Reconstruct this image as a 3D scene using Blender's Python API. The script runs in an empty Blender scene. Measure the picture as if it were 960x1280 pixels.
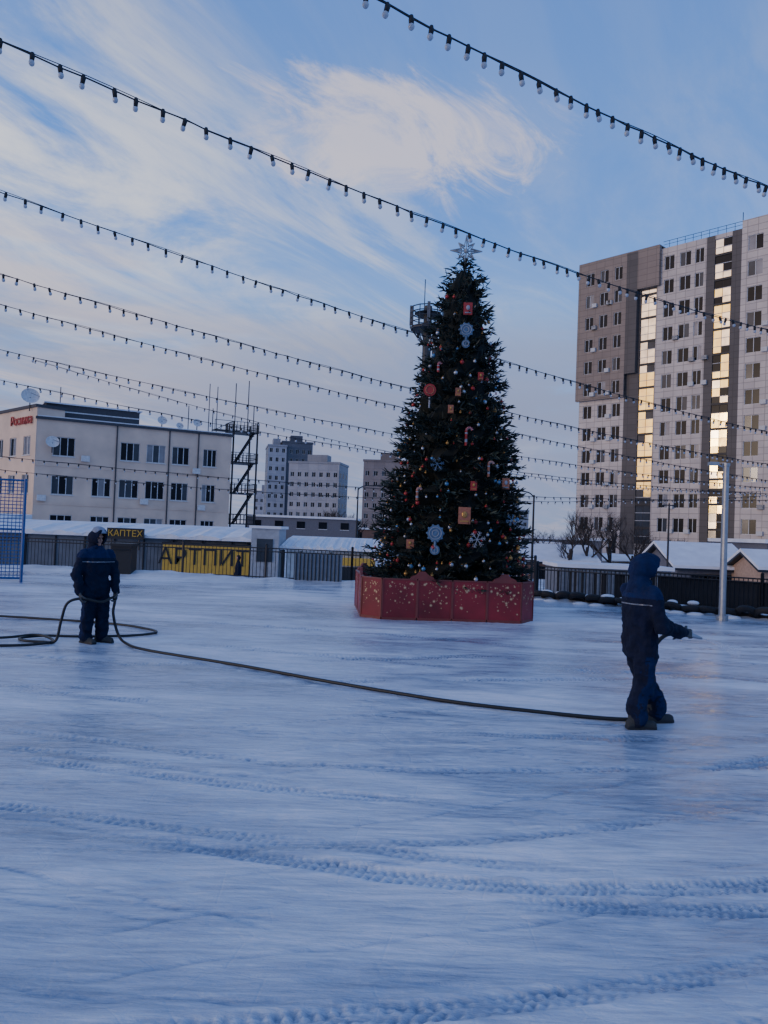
import bpy, math, random
import numpy as np
from mathutils import Vector, Matrix
random.seed(7); np.random.seed(7)
R=math.radians
scene=bpy.context.scene
# ------------------------------------------------------------------ helpers
class MB:
    def __init__(s): s.v=[];s.f=[];s.m=[]
    def add(s,vs,fs,m=0):
        o=len(s.v); s.v+= [tuple(x) for x in vs]; s.f+=[tuple(i+o for i in f) for f in fs]; s.m+=[m]*len(fs)
    def box(s,x0,x1,y0,y1,z0,z1,m=0):
        s.add([(x0,y0,z0),(x1,y0,z0),(x1,y1,z0),(x0,y1,z0),(x0,y0,z1),(x1,y0,z1),(x1,y1,z1),(x0,y1,z1)],
              [(0,3,2,1),(4,5,6,7),(0,1,5,4),(1,2,6,5),(2,3,7,6),(3,0,4,7)],m)
    def tube(s,pts,rs,n=8,m=0,cap=True):
        pts=[Vector(p) for p in pts]
        if not hasattr(rs,'__len__'): rs=[rs]*len(pts)
        vs=[];fs=[]
        up=Vector((0.123,0.31,0.94)).normalized(); prev=None
        for i,p in enumerate(pts):
            a=pts[max(0,i-1)];b=pts[min(len(pts)-1,i+1)]
            t=(b-a)
            if t.length<1e-9:t=Vector((0,0,1))
            t.normalize()
            if prev is None:
                u=up.cross(t)
                if u.length<1e-3:u=Vector((1,0,0)).cross(t)
            else: u=prev-t*prev.dot(t)
            u.normalize();prev=u;w=t.cross(u)
            for k in range(n):
                an=2*math.pi*k/n
                vs.append(p+u*math.cos(an)*rs[i]+w*math.sin(an)*rs[i])
        for i in range(len(pts)-1):
            for k in range(n):
                k2=(k+1)%n
                fs.append((i*n+k,i*n+k2,(i+1)*n+k2,(i+1)*n+k))
        if cap:
            fs.append(tuple(reversed(range(n)))); fs.append(tuple((len(pts)-1)*n+k for k in range(n)))
        s.add(vs,fs,m)
    def ell(s,c,r,m=0,nu=12,nv=8,rot=None,skip=None):
        if not hasattr(r,'__len__'): r=(r,r,r)
        c=Vector(c);vs=[];fs=[]
        def P(x,y,z):
            q=Vector((x*r[0],y*r[1],z*r[2]))
            if rot is not None:q=rot@q
            return c+q
        vs.append(P(0,0,-1))
        for j in range(1,nv):
            ph=-math.pi/2+math.pi*j/nv
            for i in range(nu):
                th=2*math.pi*i/nu
                vs.append(P(math.cos(ph)*math.cos(th),math.cos(ph)*math.sin(th),math.sin(ph)))
        vs.append(P(0,0,1)); top=len(vs)-1
        for i in range(nu):
            fs.append((0,1+(i+1)%nu,1+i))
            for j in range(nv-2):
                a=1+j*nu;b=a+nu
                fs.append((a+i,a+(i+1)%nu,b+(i+1)%nu,b+i))
            a=1+(nv-2)*nu
            fs.append((a+i,a+(i+1)%nu,top))
        if skip:
            fs=[f for f in fs if not skip(sum((vs[i] for i in f),Vector())/len(f)-c)]
        s.add(vs,fs,m)
    def cap(s,a,b,ra,rb,m=0,n=12,flat=None):
        a=Vector(a);b=Vector(b);d=(b-a);d.normalize()
        pts=[];rs=[]
        for k in range(5):
            an=math.pi/2*(k/4.0); pts.append(a-d*ra*math.cos(an)*1.0);rs.append(max(1e-4,ra*math.sin(an)))
        for k in range(5):
            an=math.pi/2*(k/4.0); pts.append(b+d*rb*math.sin(an));rs.append(max(1e-4,rb*math.cos(an)))
        s.tube(pts,rs,n,m)
    def loft(s,secs,n=20,m=0):
        vs=[];fs=[]
        for c in secs:
            for k in range(n):
                an=2*math.pi*k/n
                vs.append((c[0]+math.cos(an)*c[3],c[1]+math.sin(an)*c[4],c[2]))
        for i in range(len(secs)-1):
            for k in range(n):
                k2=(k+1)%n
                fs.append((i*n+k,i*n+k2,(i+1)*n+k2,(i+1)*n+k))
        fs.append(tuple(reversed(range(n))));fs.append(tuple((len(secs)-1)*n+k for k in range(n)))
        s.add(vs,fs,m)
    def mesh(s,name,mats):
        me=bpy.data.meshes.new(name); me.from_pydata(s.v,[],s.f)
        for mt in mats: me.materials.append(mt)
        me.polygons.foreach_set('material_index',s.m); me.update()
        return me
    def obj(s,name,mats,parent=None,smooth=False,loc=None,rotz=None):
        if not isinstance(mats,(list,tuple)): mats=[mats]
        ob=bpy.data.objects.new(name,s.mesh(name,mats)); scene.collection.objects.link(ob)
        if smooth: ob.data.polygons.foreach_set('use_smooth',[True]*len(ob.data.polygons))
        if parent: ob.parent=parent
        if loc: ob.location=loc
        if rotz is not None: ob.rotation_euler[2]=rotz
        return ob
def empty(name,loc=(0,0,0),rotz=0):
    e=bpy.data.objects.new(name,None); scene.collection.objects.link(e); e.location=loc; e.rotation_euler[2]=rotz
    e.empty_display_size=.3
    return e
def spline(pts,n=10):
    P=[Vector(p) for p in pts]; P=[P[0]*2-P[1]]+P+[P[-1]*2-P[-2]]; out=[]
    for i in range(1,len(P)-2):
        for k in range(n):
            t=k/n;a,b,c,d=P[i-1],P[i],P[i+1],P[i+2]
            out.append(.5*((2*b)+(c-a)*t+(2*a-5*b+4*c-d)*t*t+(3*b-a-3*c+d)*t**3))
    out.append(P[-2]); return out
def mat(name,col,rough=.6,metal=0,var=.15,scale=6,bump=0,bscale=40,spec=None,alpha=None):
    m=bpy.data.materials.new(name);m.use_nodes=True;nt=m.node_tree;b=nt.nodes['Principled BSDF']
    b.inputs['Roughness'].default_value=rough;b.inputs['Metallic'].default_value=metal
    if spec is not None:b.inputs['Specular IOR Level'].default_value=spec
    tc=nt.nodes.new('ShaderNodeTexCoord')
    if var>0:
        no=nt.nodes.new('ShaderNodeTexNoise');no.inputs['Scale'].default_value=scale;no.inputs['Detail'].default_value=5
        nt.links.new(tc.outputs['Object'],no.inputs['Vector'])
        rp=nt.nodes.new('ShaderNodeValToRGB')
        rp.color_ramp.elements[0].position=.3;rp.color_ramp.elements[1].position=.7
        rp.color_ramp.elements[0].color=tuple(c*(1-var) for c in col)+(1,)
        rp.color_ramp.elements[1].color=tuple(min(1,c*(1+var)) for c in col)+(1,)
        nt.links.new(no.outputs['Fac'],rp.inputs['Fac']);nt.links.new(rp.outputs['Color'],b.inputs['Base Color'])
    else: b.inputs['Base Color'].default_value=tuple(col)+(1,)
    if bump:
        n2=nt.nodes.new('ShaderNodeTexNoise');n2.inputs['Scale'].default_value=bscale;n2.inputs['Detail'].default_value=4
        nt.links.new(tc.outputs['Object'],n2.inputs['Vector'])
        bp=nt.nodes.new('ShaderNodeBump');bp.inputs['Strength'].default_value=bump;bp.inputs['Distance'].default_value=.02
        nt.links.new(n2.outputs['Fac'],bp.inputs['Height']);nt.links.new(bp.outputs['Normal'],b.inputs['Normal'])
    if alpha is not None:b.inputs['Alpha'].default_value=alpha
    return m
def panel_mat(name,col,w,h,var=.08,rough=.6,joint=.55,ms=.03):
    m=mat(name,col,rough,var=var,scale=.6);nt=m.node_tree;b=nt.nodes['Principled BSDF']
    src=b.inputs['Base Color'].links[0].from_socket
    tc=nt.nodes.new('ShaderNodeTexCoord');sp=nt.nodes.new('ShaderNodeSeparateXYZ');cb=nt.nodes.new('ShaderNodeCombineXYZ')
    nt.links.new(tc.outputs['Object'],sp.inputs[0]);nt.links.new(sp.outputs[0],cb.inputs[0]);nt.links.new(sp.outputs[2],cb.inputs[1])
    br=nt.nodes.new('ShaderNodeTexBrick');br.offset=0;br.inputs['Scale'].default_value=1
    br.inputs['Brick Width'].default_value=w;br.inputs['Row Height'].default_value=h;br.inputs['Mortar Size'].default_value=ms
    br.inputs['Color1'].default_value=(1,1,1,1);br.inputs['Color2'].default_value=(.84,.85,.87,1);br.inputs['Mortar'].default_value=(joint,)*3+(1,)
    nt.links.new(cb.outputs[0],br.inputs['Vector'])
    mx=nt.nodes.new('ShaderNodeMix');mx.data_type='RGBA';mx.blend_type='MULTIPLY';mx.inputs[0].default_value=1
    nt.links.new(src,mx.inputs[6]);nt.links.new(br.outputs['Color'],mx.inputs[7]);nt.links.new(mx.outputs[2],b.inputs['Base Color'])
    return m
snow=mat('snow',(.74,.75,.78),.7,var=.08,scale=1.5,bump=.4,bscale=6)
dark=mat('dark_metal',(.018,.02,.026),.5,.3,var=.2)
blackp=mat('black_plastic',(.012,.013,.016),.5,var=.1)
steel=mat('galvanised_steel',(.33,.35,.38),.4,.7,var=.12,scale=9)
# ------------------------------------------------------------------ camera
cam=bpy.data.cameras.new('camera');co=bpy.data.objects.new('camera',cam);scene.collection.objects.link(co)
cam.sensor_fit='VERTICAL';cam.sensor_height=36;cam.sensor_width=27;cam.lens=27.0;cam.clip_end=9000;cam.clip_start=.05
co.matrix_world=Matrix.Translation((0,0,1.87))@Matrix.Rotation(R(90+1.37),4,'X')@Matrix.Rotation(.038,4,'Z')
scene.camera=co
# ------------------------------------------------------------------ world
SUN_DIR=Vector((-.90,-.42,.10)).normalized()   # towards the sun
w=bpy.data.worlds.new('World');scene.world=w;w.use_nodes=True;nt=w.node_tree
N=nt.nodes;L=nt.links
bg=N['Background'];bg.inputs['Strength'].default_value=.13
sky=N.new('ShaderNodeTexSky');sky.sky_type='NISHITA';sky.sun_disc=False
sky.sun_elevation=math.asin(SUN_DIR.z);sky.sun_rotation=math.atan2(SUN_DIR.x,SUN_DIR.y)
sky.ozone_density=2.5;sky.dust_density=.6
tc=N.new('ShaderNodeTexCoord');sp=N.new('ShaderNodeSeparateXYZ');L.new(tc.outputs['Generated'],sp.inputs[0])
def M(op,a,b=None,c=None,clamp=False):
    n=N.new('ShaderNodeMath');n.operation=op;n.use_clamp=clamp
    for i,x in enumerate((a,b,c)):
        if x is None:continue
        if isinstance(x,(int,float)):n.inputs[i].default_value=x
        else:L.new(x,n.inputs[i])
    return n.outputs[0]
def ramp(fac,els,interp='EASE'):
    r=N.new('ShaderNodeValToRGB');r.color_ramp.interpolation=interp
    while len(r.color_ramp.elements)<len(els):r.color_ramp.elements.new(.5)
    for e,(p,c) in zip(r.color_ramp.elements,els):
        e.position=p;e.color=(c if len(c)==4 else tuple(c)+(1,))
    L.new(fac,r.inputs['Fac']);return r.outputs['Color']
def mix(f,a,b,mode='MIX'):
    n=N.new('ShaderNodeMix');n.data_type='RGBA';n.blend_type=mode
    if isinstance(f,(int,float)):n.inputs[0].default_value=f
    else:L.new(f,n.inputs[0])
    for i,x in ((6,a),(7,b)):
        if isinstance(x,tuple):n.inputs[i].default_value=x+(1,)
        else:L.new(x,n.inputs[i])
    return n.outputs[2]
def g3(v): return (v,v,v)
X,Y,Z=sp.outputs[0],sp.outputs[1],sp.outputs[2]
Zc=M('MAXIMUM',Z,0.0)
clear=ramp(Zc,[(0,(.24,.31,.50)),(.10,(.24,.36,.64)),(.22,(.20,.41,.86)),(.38,(.11,.29,.80)),(.60,(.10,.24,.68)),(1,(.11,.20,.5))],'LINEAR')
clear=mix(1.0,clear,(10,10,10),'MULTIPLY')
base=mix(.06,clear,sky.outputs[0])
inv=M('DIVIDE',1.0,M('ADD',Zc,.10))
px=M('MULTIPLY',X,inv);py=M('MULTIPLY',Y,inv)
ang=R(60)
ua=M('ADD',M('MULTIPLY',px,math.cos(ang)),M('MULTIPLY',py,math.sin(ang)))
va=M('SUBTRACT',M('MULTIPLY',py,math.cos(ang)),M('MULTIPLY',px,math.sin(ang)))
def noise(u,v,sc,det=8,rough=.6,dist=.6,z=0.0):
    c=N.new('ShaderNodeCombineXYZ');L.new(u,c.inputs[0]);L.new(v,c.inputs[1]);c.inputs[2].default_value=z
    n=N.new('ShaderNodeTexNoise');n.inputs['Scale'].default_value=sc;n.inputs['Detail'].default_value=det
    n.inputs['Roughness'].default_value=rough;n.inputs['Distortion'].default_value=dist
    L.new(c.outputs[0],n.inputs['Vector']);return n.outputs['Fac']
n1=noise(M('MULTIPLY',ua,.60),M('MULTIPLY',va,1.7),1.5,8,.64,1.2,3.3)
n2=noise(M('MULTIPLY',ua,.7),M('MULTIPLY',va,1.0),.65,3,.5,.4,9.1)
wis=M('MULTIPLY',ramp(n1,[(.43,g3(0)),(.62,g3(1))]),ramp(n2,[(.40,g3(.12)),(.56,g3(1))]))
lft=ramp(M('ADD',M('MULTIPLY',X,-.9),.5),[(.0,g3(.22)),(.45,g3(.75)),(.8,g3(1))],'LINEAR')
wis=M('MULTIPLY',wis,lft)
wcol=ramp(Zc,[(0,(.50,.44,.52)),(.15,(.62,.58,.66)),(.32,(.60,.65,.80)),(.5,(.46,.52,.72)),(1,(.38,.43,.60))],'LINEAR')
wcol=mix(1.0,wcol,(10,10,10),'MULTIPLY')
s1=mix(M('MULTIPLY',wis,.88,clamp=True),base,wcol)
veil=M('MULTIPLY',ramp(Zc,[(.16,g3(0)),(.28,g3(.9)),(.42,g3(.9)),(.56,g3(0))]),
       ramp(M('MULTIPLY',X,-1.0),[(-.0,g3(.10)),(.45,g3(1))]))
veil=M('MULTIPLY',veil,M('ADD',M('MULTIPLY',n1,4.0),-1.45),clamp=True)
s2=mix(veil,s1,(7.2,7.5,8.6))
# pink-lit cloud tufts right of centre, broken by noise
n5=noise(M('MULTIPLY',ua,1.2),M('MULTIPLY',va,2.2),2.4,8,.68,1.0,12.4)
dx=M('DIVIDE',M('SUBTRACT',X,.0),.26);dz=M('DIVIDE',M('SUBTRACT',M('ADD',Z,M('MULTIPLY',X,.10)),.455),.085)
blob=M('SUBTRACT',1.0,M('ADD',M('MULTIPLY',dx,dx),M('MULTIPLY',dz,dz)),clamp=True)
tuf=ramp(M('ADD',M('MULTIPLY',blob,.30),n5),[(.60,g3(0)),(.86,g3(.85))])
s2=mix(M('MULTIPLY',tuf,ramp(blob,[(0,g3(0)),(.35,g3(1))])),s2,(6.6,6.2,7.3))
n3=noise(M('MULTIPLY',X,1.6),M('MULTIPLY',Z,9.0),1.6,6,.6,.5,1.0)
bank=M('MULTIPLY',ramp(Z,[(0,g3(.65)),(.15,g3(1)),(.22,g3(.8)),(.30,g3(0))]),ramp(n3,[(.30,g3(.15)),(.55,g3(1))]))
s3=mix(M('MULTIPLY',bank,.9),s2,(2.5,2.9,4.6))
n4=noise(M('MULTIPLY',X,1.4),M('MULTIPLY',Z,7.0),2.2,6,.6,.4,5.0)
pk=M('MULTIPLY',ramp(Z,[(.10,g3(0)),(.20,g3(.5)),(.28,g3(.9)),(.37,g3(0))]),ramp(n4,[(.42,g3(0)),(.60,g3(1))]))
pk=M('MULTIPLY',pk,ramp(M('MULTIPLY',X,-1.0),[(0,g3(.05)),(.40,g3(1))]))
s4=mix(M('MULTIPLY',pk,.70),s3,(6.8,5.9,6.3))
vd=N.new('ShaderNodeVectorMath');vd.operation='DOT_PRODUCT';L.new(tc.outputs['Generated'],vd.inputs[0]);vd.inputs[1].default_value=SUN_DIR
glow=M('POWER',M('MAXIMUM',vd.outputs['Value'],0.0),16.0)
gl=mix(glow,(0.0,0.0,0.0),(16.0,9.5,3.8))
s5=mix(1.0,s4,gl,'ADD')
L.new(s5,bg.inputs['Color'])
sl=bpy.data.lights.new('sun','SUN');sl.energy=.5;sl.angle=R(10);sl.color=(1,.80,.60)
so=bpy.data.objects.new('sun',sl);scene.collection.objects.link(so)
so.rotation_euler=(-SUN_DIR).to_track_quat('-Z','Y').to_euler()
# ------------------------------------------------------------------ ground
def fence_y(x): return np.interp(x,[-60,-12.7,-1,4.7,9.9,20,60],[33,27.3,25.6,23.5,19.7,12.5,-15])
half=list(np.arange(.01,3.4,.0175)); d=.0175;x=half[-1]
while x<5000:
    d*=1.02;x+=d;half.append(x)
xs=np.array([-h for h in reversed(half)]+half)
ys=[2.3];y=2.3
while y<22: y+=.0048*y;ys.append(y)
while y<6000: y+=.03*y;ys.append(y)
pre=[];y=2.3;d=.02
while y>-3000: d*=1.25;y-=d;pre.append(y)
ys=np.array(list(reversed(pre))+ys)
GX,GY=np.meshgrid(xs,ys)
nx,ny=len(xs),len(ys)
def vnoise(x,y,seed=0):
    rs=np.random.RandomState(seed);T=rs.rand(256,256)
    xi=np.floor(x).astype(np.int64);yi=np.floor(y).astype(np.int64);fx=x-xi;fy=y-yi
    fx=fx*fx*(3-2*fx);fy=fy*fy*(3-2*fy)
    a=T[yi%256,xi%256];b=T[yi%256,(xi+1)%256];c=T[(yi+1)%256,xi%256];d=T[(yi+1)%256,(xi+1)%256]
    return (a*(1-fx)+b*fx)*(1-fy)+(c*(1-fx)+d*fx)*fy
def fbm(x,y,seed=0,o=4):
    s=0;a=.5
    for i in range(o):
        s=s+a*vnoise(x*2**i+i*17.3,y*2**i+i*9.1,seed+i);a*=.5
    return s
dist_f=(GY-fence_y(GX))
near=np.clip(1-np.abs(GX)/30,0,1)*np.clip((24-GY)/4,0,1)*(GY>1)
H=np.zeros_like(GX)
H+= (fbm(GX*.9,GY*1.6,1,4)-.5)*.036*near
H+= (fbm(GX*2.2+GY*.6,GY*8-GX*1.2,5,4)-.5)*.021*near
H+= (fbm(GX*3.0-GY*1.2,GY*24+GX*3.0,15,3)-.5)*.009*near
cr=np.clip((fbm(GX*1.1,GY*2.0,41,4)-.47)*7,0,1)
H+= cr*(fbm(GX*13,GY*26,45,2)-.5)*.014*near
tone=np.zeros_like(GX)+cr*.12
def smooth_interp(x,xp,fp):
    s=0
    for o in np.linspace(-.5,.5,7): s=s+np.interp(x+o,xp,fp)
    return s/7
tracks=[
 ([-9,-2.9,-1.57,.07,1.38,3.2,9],[6.6,6.05,5.68,5.35,5.72,6.6,9.0],.075,.022),
 ([-9,-2.9,-1.57,.07,1.38,3.2,9],[6.9,6.27,5.90,5.57,5.92,6.7,9.0],.06,.017),
 ([-9,-2.9,-1.57,.07,1.38,3.2,9],[7.6,6.7,6.3,6.0,6.2,6.5,7.9],.07,.014),
 ([-9,-2.3,-.76,.58,2.19,4,9],[5.6,4.80,4.45,4.10,4.24,4.7,6.5],.085,.026),
 ([-9,-2.3,-.76,.9,2.19,4,9],[5.9,5.0,4.66,4.36,4.55,5.1,7],.07,.017),
 ([-9,-2.3,-.76,.9,2.19,4,9],[4.2,4.3,4.5,4.75,5.3,6.1,8.5],.06,.014),
 ([-9,-1.62,-.24,.72,2.0,4],[2.5,3.40,3.74,3.95,3.98,4.1],.075,.022),
 ([-5,-.23,.8,1.8,4],[2.3,2.95,3.17,3.5,4.4],.075,.022),
 ([-5,-1,.8,1.8,4],[2.2,2.6,2.85,3.1,3.8],.06,.016),
 ([-9,-3,0,3,9],[9.2,8.2,7.2,7.3,8.6],.10,.018),
 ([-9,-3,0,3,9],[8.4,8.6,9.6,10.3,12],.10,.016),
 ([-9,-3,1,4,9],[13.4,12,10.8,10.9,10.0],.13,.018),
 ([-9,-3,1,4,9],[11.0,10.1,11.6,12.9,15],.13,.018),
 ([-9,-3,1,4,9],[16,14.6,13.6,12.4,11.7],.14,.018),
 ([-9,-3,1,4,9],[17,16.6,15.3,14.1,13.9],.14,.018),
]
for i,(xp,fp,hw,dep) in enumerate(tracks):
    f=smooth_interp(GX,xp,fp);g=np.gradient(f[0],xs);cs=1/np.sqrt(1+g*g)
    dd=(GY-f)*cs[None,:]
    ssv=np.concatenate([[0],np.cumsum(np.diff(xs)/(.5*(cs[1:]+cs[:-1])))])[None,:]
    dd=dd+(fbm(GX*1.1,GY*1.1,30+i,2)-.4)*.07
    m=np.clip((hw-np.abs(dd))/.025,0,1);m=m*m*(3-2*m)
    fade=np.clip((fbm(GX*.55+i*3,GY*.55,60+i,3)-.34)*5.5,0.08,1)
    pit=.054+.008*(i%3)
    side=np.sign(dd)
    tr=np.sin(2*np.pi*(ssv/pit+(side*.25)+.55*np.abs(dd)/hw)+(fbm(GX*5,GY*5,75+i,2)-.4)*5)
    lug=np.clip(tr*1.1+.35,0,1)*np.clip(np.abs(dd)/hw*5,.15,1)
    jag=np.clip(-.15+2.2*fbm(GX*9,GY*9,90+i,3),0,1.4)
    ok=(near>0)
    H-= ok*m*dep*fade*(.28+.65*lug*jag)
    rim=np.exp(-((np.abs(dd)-hw-.02)/.018)**2)
    H+= ok*rim*dep*.4*fade*jag
    tone+= ok*m*fade*(.25+.5*lug*jag)
for i in range(60):
    a=random.uniform(-.35,.5);x0=random.uniform(-3,3);y0=random.uniform(2.5,8);ln=random.uniform(.3,1.4)
    u=(GX-x0)*math.cos(a)+(GY-y0)*math.sin(a);v=-(GX-x0)*math.sin(a)+(GY-y0)*math.cos(a)
    v=v+(fbm(GX*4,GY*4,200+i%5,2)-.4)*.12
    m=np.exp(-(v/.012)**2)*np.clip((ln-np.abs(u))*4,0,1)
    H-=m*.010;tone+=m*.35
bank_=np.exp(-((dist_f+.1)/.7)**2)*(.05+.28*fbm(GX*1.1,GY*1.1,11,3))*(GY>0)
H+=bank_
dr=np.clip((dist_f-.6)/5,0,1);H-= 1.25*dr*dr*(3-2*dr)
H+=np.clip(dist_f,0,1)*(fbm(GX*.3,GY*.3,21,3)-.4)*.12*(np.abs(GX)<200)*(GY<200)
snowc=np.clip((dist_f+1.2)/1.0,0,1)
V=np.empty((nx*ny,3),np.float32);V[:,0]=GX.ravel();V[:,1]=GY.ravel();V[:,2]=H.ravel()
idx=np.arange(nx*ny).reshape(ny,nx)
F=np.stack([idx[:-1,:-1],idx[:-1,1:],idx[1:,1:],idx[1:,:-1]],-1).reshape(-1,4).astype(np.int32)
me=bpy.data.meshes.new('ice_ground');me.vertices.add(len(V));me.vertices.foreach_set('co',V.ravel())
me.loops.add(F.size);me.loops.foreach_set('vertex_index',F.ravel())
me.polygons.add(len(F));me.polygons.foreach_set('loop_start',np.arange(0,F.size,4,dtype=np.int32))
me.polygons.foreach_set('loop_total',np.full(len(F),4,np.int32));me.update(calc_edges=True)
me.polygons.foreach_set('use_smooth',np.ones(len(F),bool))
at=me.attributes.new('tone','FLOAT_COLOR','POINT')
C=np.ones((nx*ny,4),np.float32);C[:,0]=snowc.ravel();C[:,1]=np.clip(tone,0,1).ravel();C[:,2]=0
at.data.foreach_set('color',C.ravel())
g=bpy.data.objects.new('ice_ground',me);scene.collection.objects.link(g)
im=bpy.data.materials.new('ice');im.use_nodes=True;nt=im.node_tree;N=nt.nodes;L=nt.links;b=N['Principled BSDF']
ge=N.new('ShaderNodeNewGeometry')
def mp(sx,sy,rz=0):
    m=N.new('ShaderNodeMapping');m.inputs['Scale'].default_value=(sx,sy,1);m.inputs['Rotation'].default_value=(0,0,rz)
    L.new(ge.outputs['Position'],m.inputs['Vector']);return m.outputs[0]
def nz(vec,sc,det=6,rough=.6,dist=0):
    n=N.new('ShaderNodeTexNoise');n.inputs['Scale'].default_value=sc;n.inputs['Detail'].default_value=det
    n.inputs['Roughness'].default_value=rough;n.inputs['Distortion'].default_value=dist;L.new(vec,n.inputs['Vector']);return n.outputs['Fac']
a1=nz(mp(.35,1.5,.12),1.0,7,.62,.9)
a2=nz(mp(.6,1),.33,4,.5)
a3=nz(mp(1.0,9,-.10),2.4,6,.72,.5)
a4=nz(mp(.8,11,.22),3.2,5,.72,.3)
f=M('ADD',M('MULTIPLY',a1,.44),M('ADD',M('MULTIPLY',a3,.32),M('MULTIPLY',a4,.24)))
f=M('ADD',f,M('MULTIPLY',M('SUBTRACT',a2,.5),.55))
att=N.new('ShaderNodeAttribute');att.attribute_name='tone';sa=N.new('ShaderNodeSeparateColor');L.new(att.outputs['Color'],sa.inputs[0])
f=M('SUBTRACT',f,M('MULTIPLY',sa.outputs[1],.15))
ic=ramp(f,[(.35,(.20,.26,.36)),(.45,(.42,.48,.58)),(.53,(.62,.67,.74)),(.62,(.86,.87,.90))],'LINEAR')
sn=ramp(nz(mp(1,1),.8,6),[(.35,(.45,.46,.49)),(.6,(.75,.77,.8))],'LINEAR')
cc=mix(sa.outputs[0],ic,sn);L.new(cc,b.inputs['Base Color'])
rr=ramp(f,[(.36,g3(.16)),(.50,g3(.38)),(.62,g3(.65))],'LINEAR')
rr2=M('MAXIMUM',rr,M('MULTIPLY',sa.outputs[0],.8));L.new(rr2,b.inputs['Roughness'])
b.inputs['IOR'].default_value=1.33
cw=M('MULTIPLY',ramp(f,[(.38,g3(.65)),(.56,g3(.05))],'LINEAR'),M('SUBTRACT',1.0,sa.outputs[0]))
L.new(cw,b.inputs['Coat Weight']);b.inputs['Coat Roughness'].default_value=.16;b.inputs['Coat IOR'].default_value=1.33
h1=nz(mp(1,2.2),26,4,.7);h2=nz(mp(1,5),5,5,.65,.5);vo=N.new('ShaderNodeTexVoronoi');vo.feature='DISTANCE_TO_EDGE';vo.inputs['Scale'].default_value=2.3
L.new(mp(1,1.6),vo.inputs['Vector'])
ck=ramp(vo.outputs['Distance'],[(0,g3(0)),(.02,g3(1))],'LINEAR')
hh=M('ADD',M('ADD',M('MULTIPLY',h1,.45),h2),M('MULTIPLY',ck,.10))
bp=N.new('ShaderNodeBump');bp.inputs['Strength'].default_value=.6;bp.inputs['Distance'].default_value=.025
L.new(hh,bp.inputs['Height']);L.new(bp.outputs['Normal'],b.inputs['Normal'])
bp2=N.new('ShaderNodeBump');bp2.inputs['Strength'].default_value=.22;bp2.inputs['Distance'].default_value=.02
L.new(h2,bp2.inputs['Height']);L.new(bp2.outputs['Normal'],b.inputs['Coat Normal'])
me.materials.append(im)
# ------------------------------------------------------------------ facade helper
def facade(mb,u0,u1,z0,z1,wins,wallm,y=0.0,rev=.18,frame=5,glass=6,sill=None,mull=1,seed=0,glassfn=None):
    us=sorted(set([u0,u1]+[a for w_ in wins for a in w_[:2]]));zs=sorted(set([z0,z1]+[a for w_ in wins for a in w_[2:4]]))
    for i in range(len(us)-1):
        for j in range(len(zs)-1):
            cu=(us[i]+us[i+1])/2;cz=(zs[j]+zs[j+1])/2
            if any(w_[0]<cu<w_[1] and w_[2]<cz<w_[3] for w_ in wins):continue
            mb.add([(us[i],y,zs[j]),(us[i+1],y,zs[j]),(us[i+1],y,zs[j+1]),(us[i],y,zs[j+1])],[(0,1,2,3)],wallm)
    for w_ in wins:
        a,b_,c,d_=w_[:4]
        mb.add([(a,y,c),(b_,y,c),(b_,y,d_),(a,y,d_),(a,y+rev,c),(b_,y+rev,c),(b_,y+rev,d_),(a,y+rev,d_)],
               [(0,4,5,1),(1,5,6,2),(2,6,7,3),(3,7,4,0)],wallm)
        yy=y+rev-.03
        nn=mull+1
        for k_ in range(nn):
            gm=glassfn(a,c) if glassfn else glass
            ga=a+(b_-a)*k_/nn;gb=a+(b_-a)*(k_+1)/nn
            tl=random.uniform(-.006,.006)
            mb.add([(ga,yy,c),(gb,yy+tl,c),(gb,yy+tl,d_),(ga,yy,d_)],[(0,1,2,3)],gm)
        t=.06;ya=yy-.05;yb=yy-.008
        mb.box(a,a+t,ya,yb,c,d_,frame);mb.box(b_-t,b_,ya,yb,c,d_,frame)
        mb.box(a+t,b_-t,ya,yb,c,c+t,frame);mb.box(a+t,b_-t,ya,yb,d_-t,d_,frame)
        for k_ in range(mull):
            um=a+(b_-a)*(k_+1)/(mull+1);mb.box(um-t/2,um+t/2,ya,yb,c+t,d_-t,frame)
        if sill is not None: mb.box(a-.06,b_+.06,y-.08,y-.003,c-.07,c-.005,sill)
def glassmat(name,col,rough=.1,spec=.5,**kw): return mat(name,col,rough,0,var=.3,scale=.7,spec=spec,**kw)
g_dark=glassmat('glass_dark',(.008,.010,.015),.2,.15);g_mid=glassmat('glass_mid',(.04,.05,.065),.15,.3);g_pale=glassmat('glass_curtain',(.22,.22,.24))
g_gold=mat('glass_sunset_tint',(1.0,.74,.34),.12,1,var=.2,scale=.8,bump=.1,bscale=3)  # gold of the reflected sunset is put into the pane colour
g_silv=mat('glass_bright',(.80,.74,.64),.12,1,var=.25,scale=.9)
# ------------------------------------------------------------------ tall apartment block (right)
cream=panel_mat('cream_cladding',(.58,.50,.44),1.2,.75,.1,.6,.5,.035);taupe=panel_mat('taupe_cladding',(.25,.195,.16),1.2,.75)
dtaupe=panel_mat('dark_taupe_cladding',(.085,.075,.073),1.2,.75);whitef=mat('white_frame',(.6,.6,.6),.5)
ab=empty('apartment_tower',(25.7,103,0),math.atan2(-.731,.682))
mb=MB();wins=[];TOP=38.2;st=2.95
cols=[(.6,1.9),(2.8,4.1),(4.9,6.1),(11.6,12.9),(13.6,15.0),(15.5,16.6),(21.7,23.4),(24.7,26.2),(28,29.5),(31.2,32.6),(35,36.5)]
for kf in range(13):
    zb=TOP-1.3-st*(kf)-1.5
    for ci,(a,b_) in enumerate(cols):
        if ci<3 and zb>20: continue
        if zb<-.5:continue
        wins.append((a,b_,zb,zb+1.75))
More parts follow.
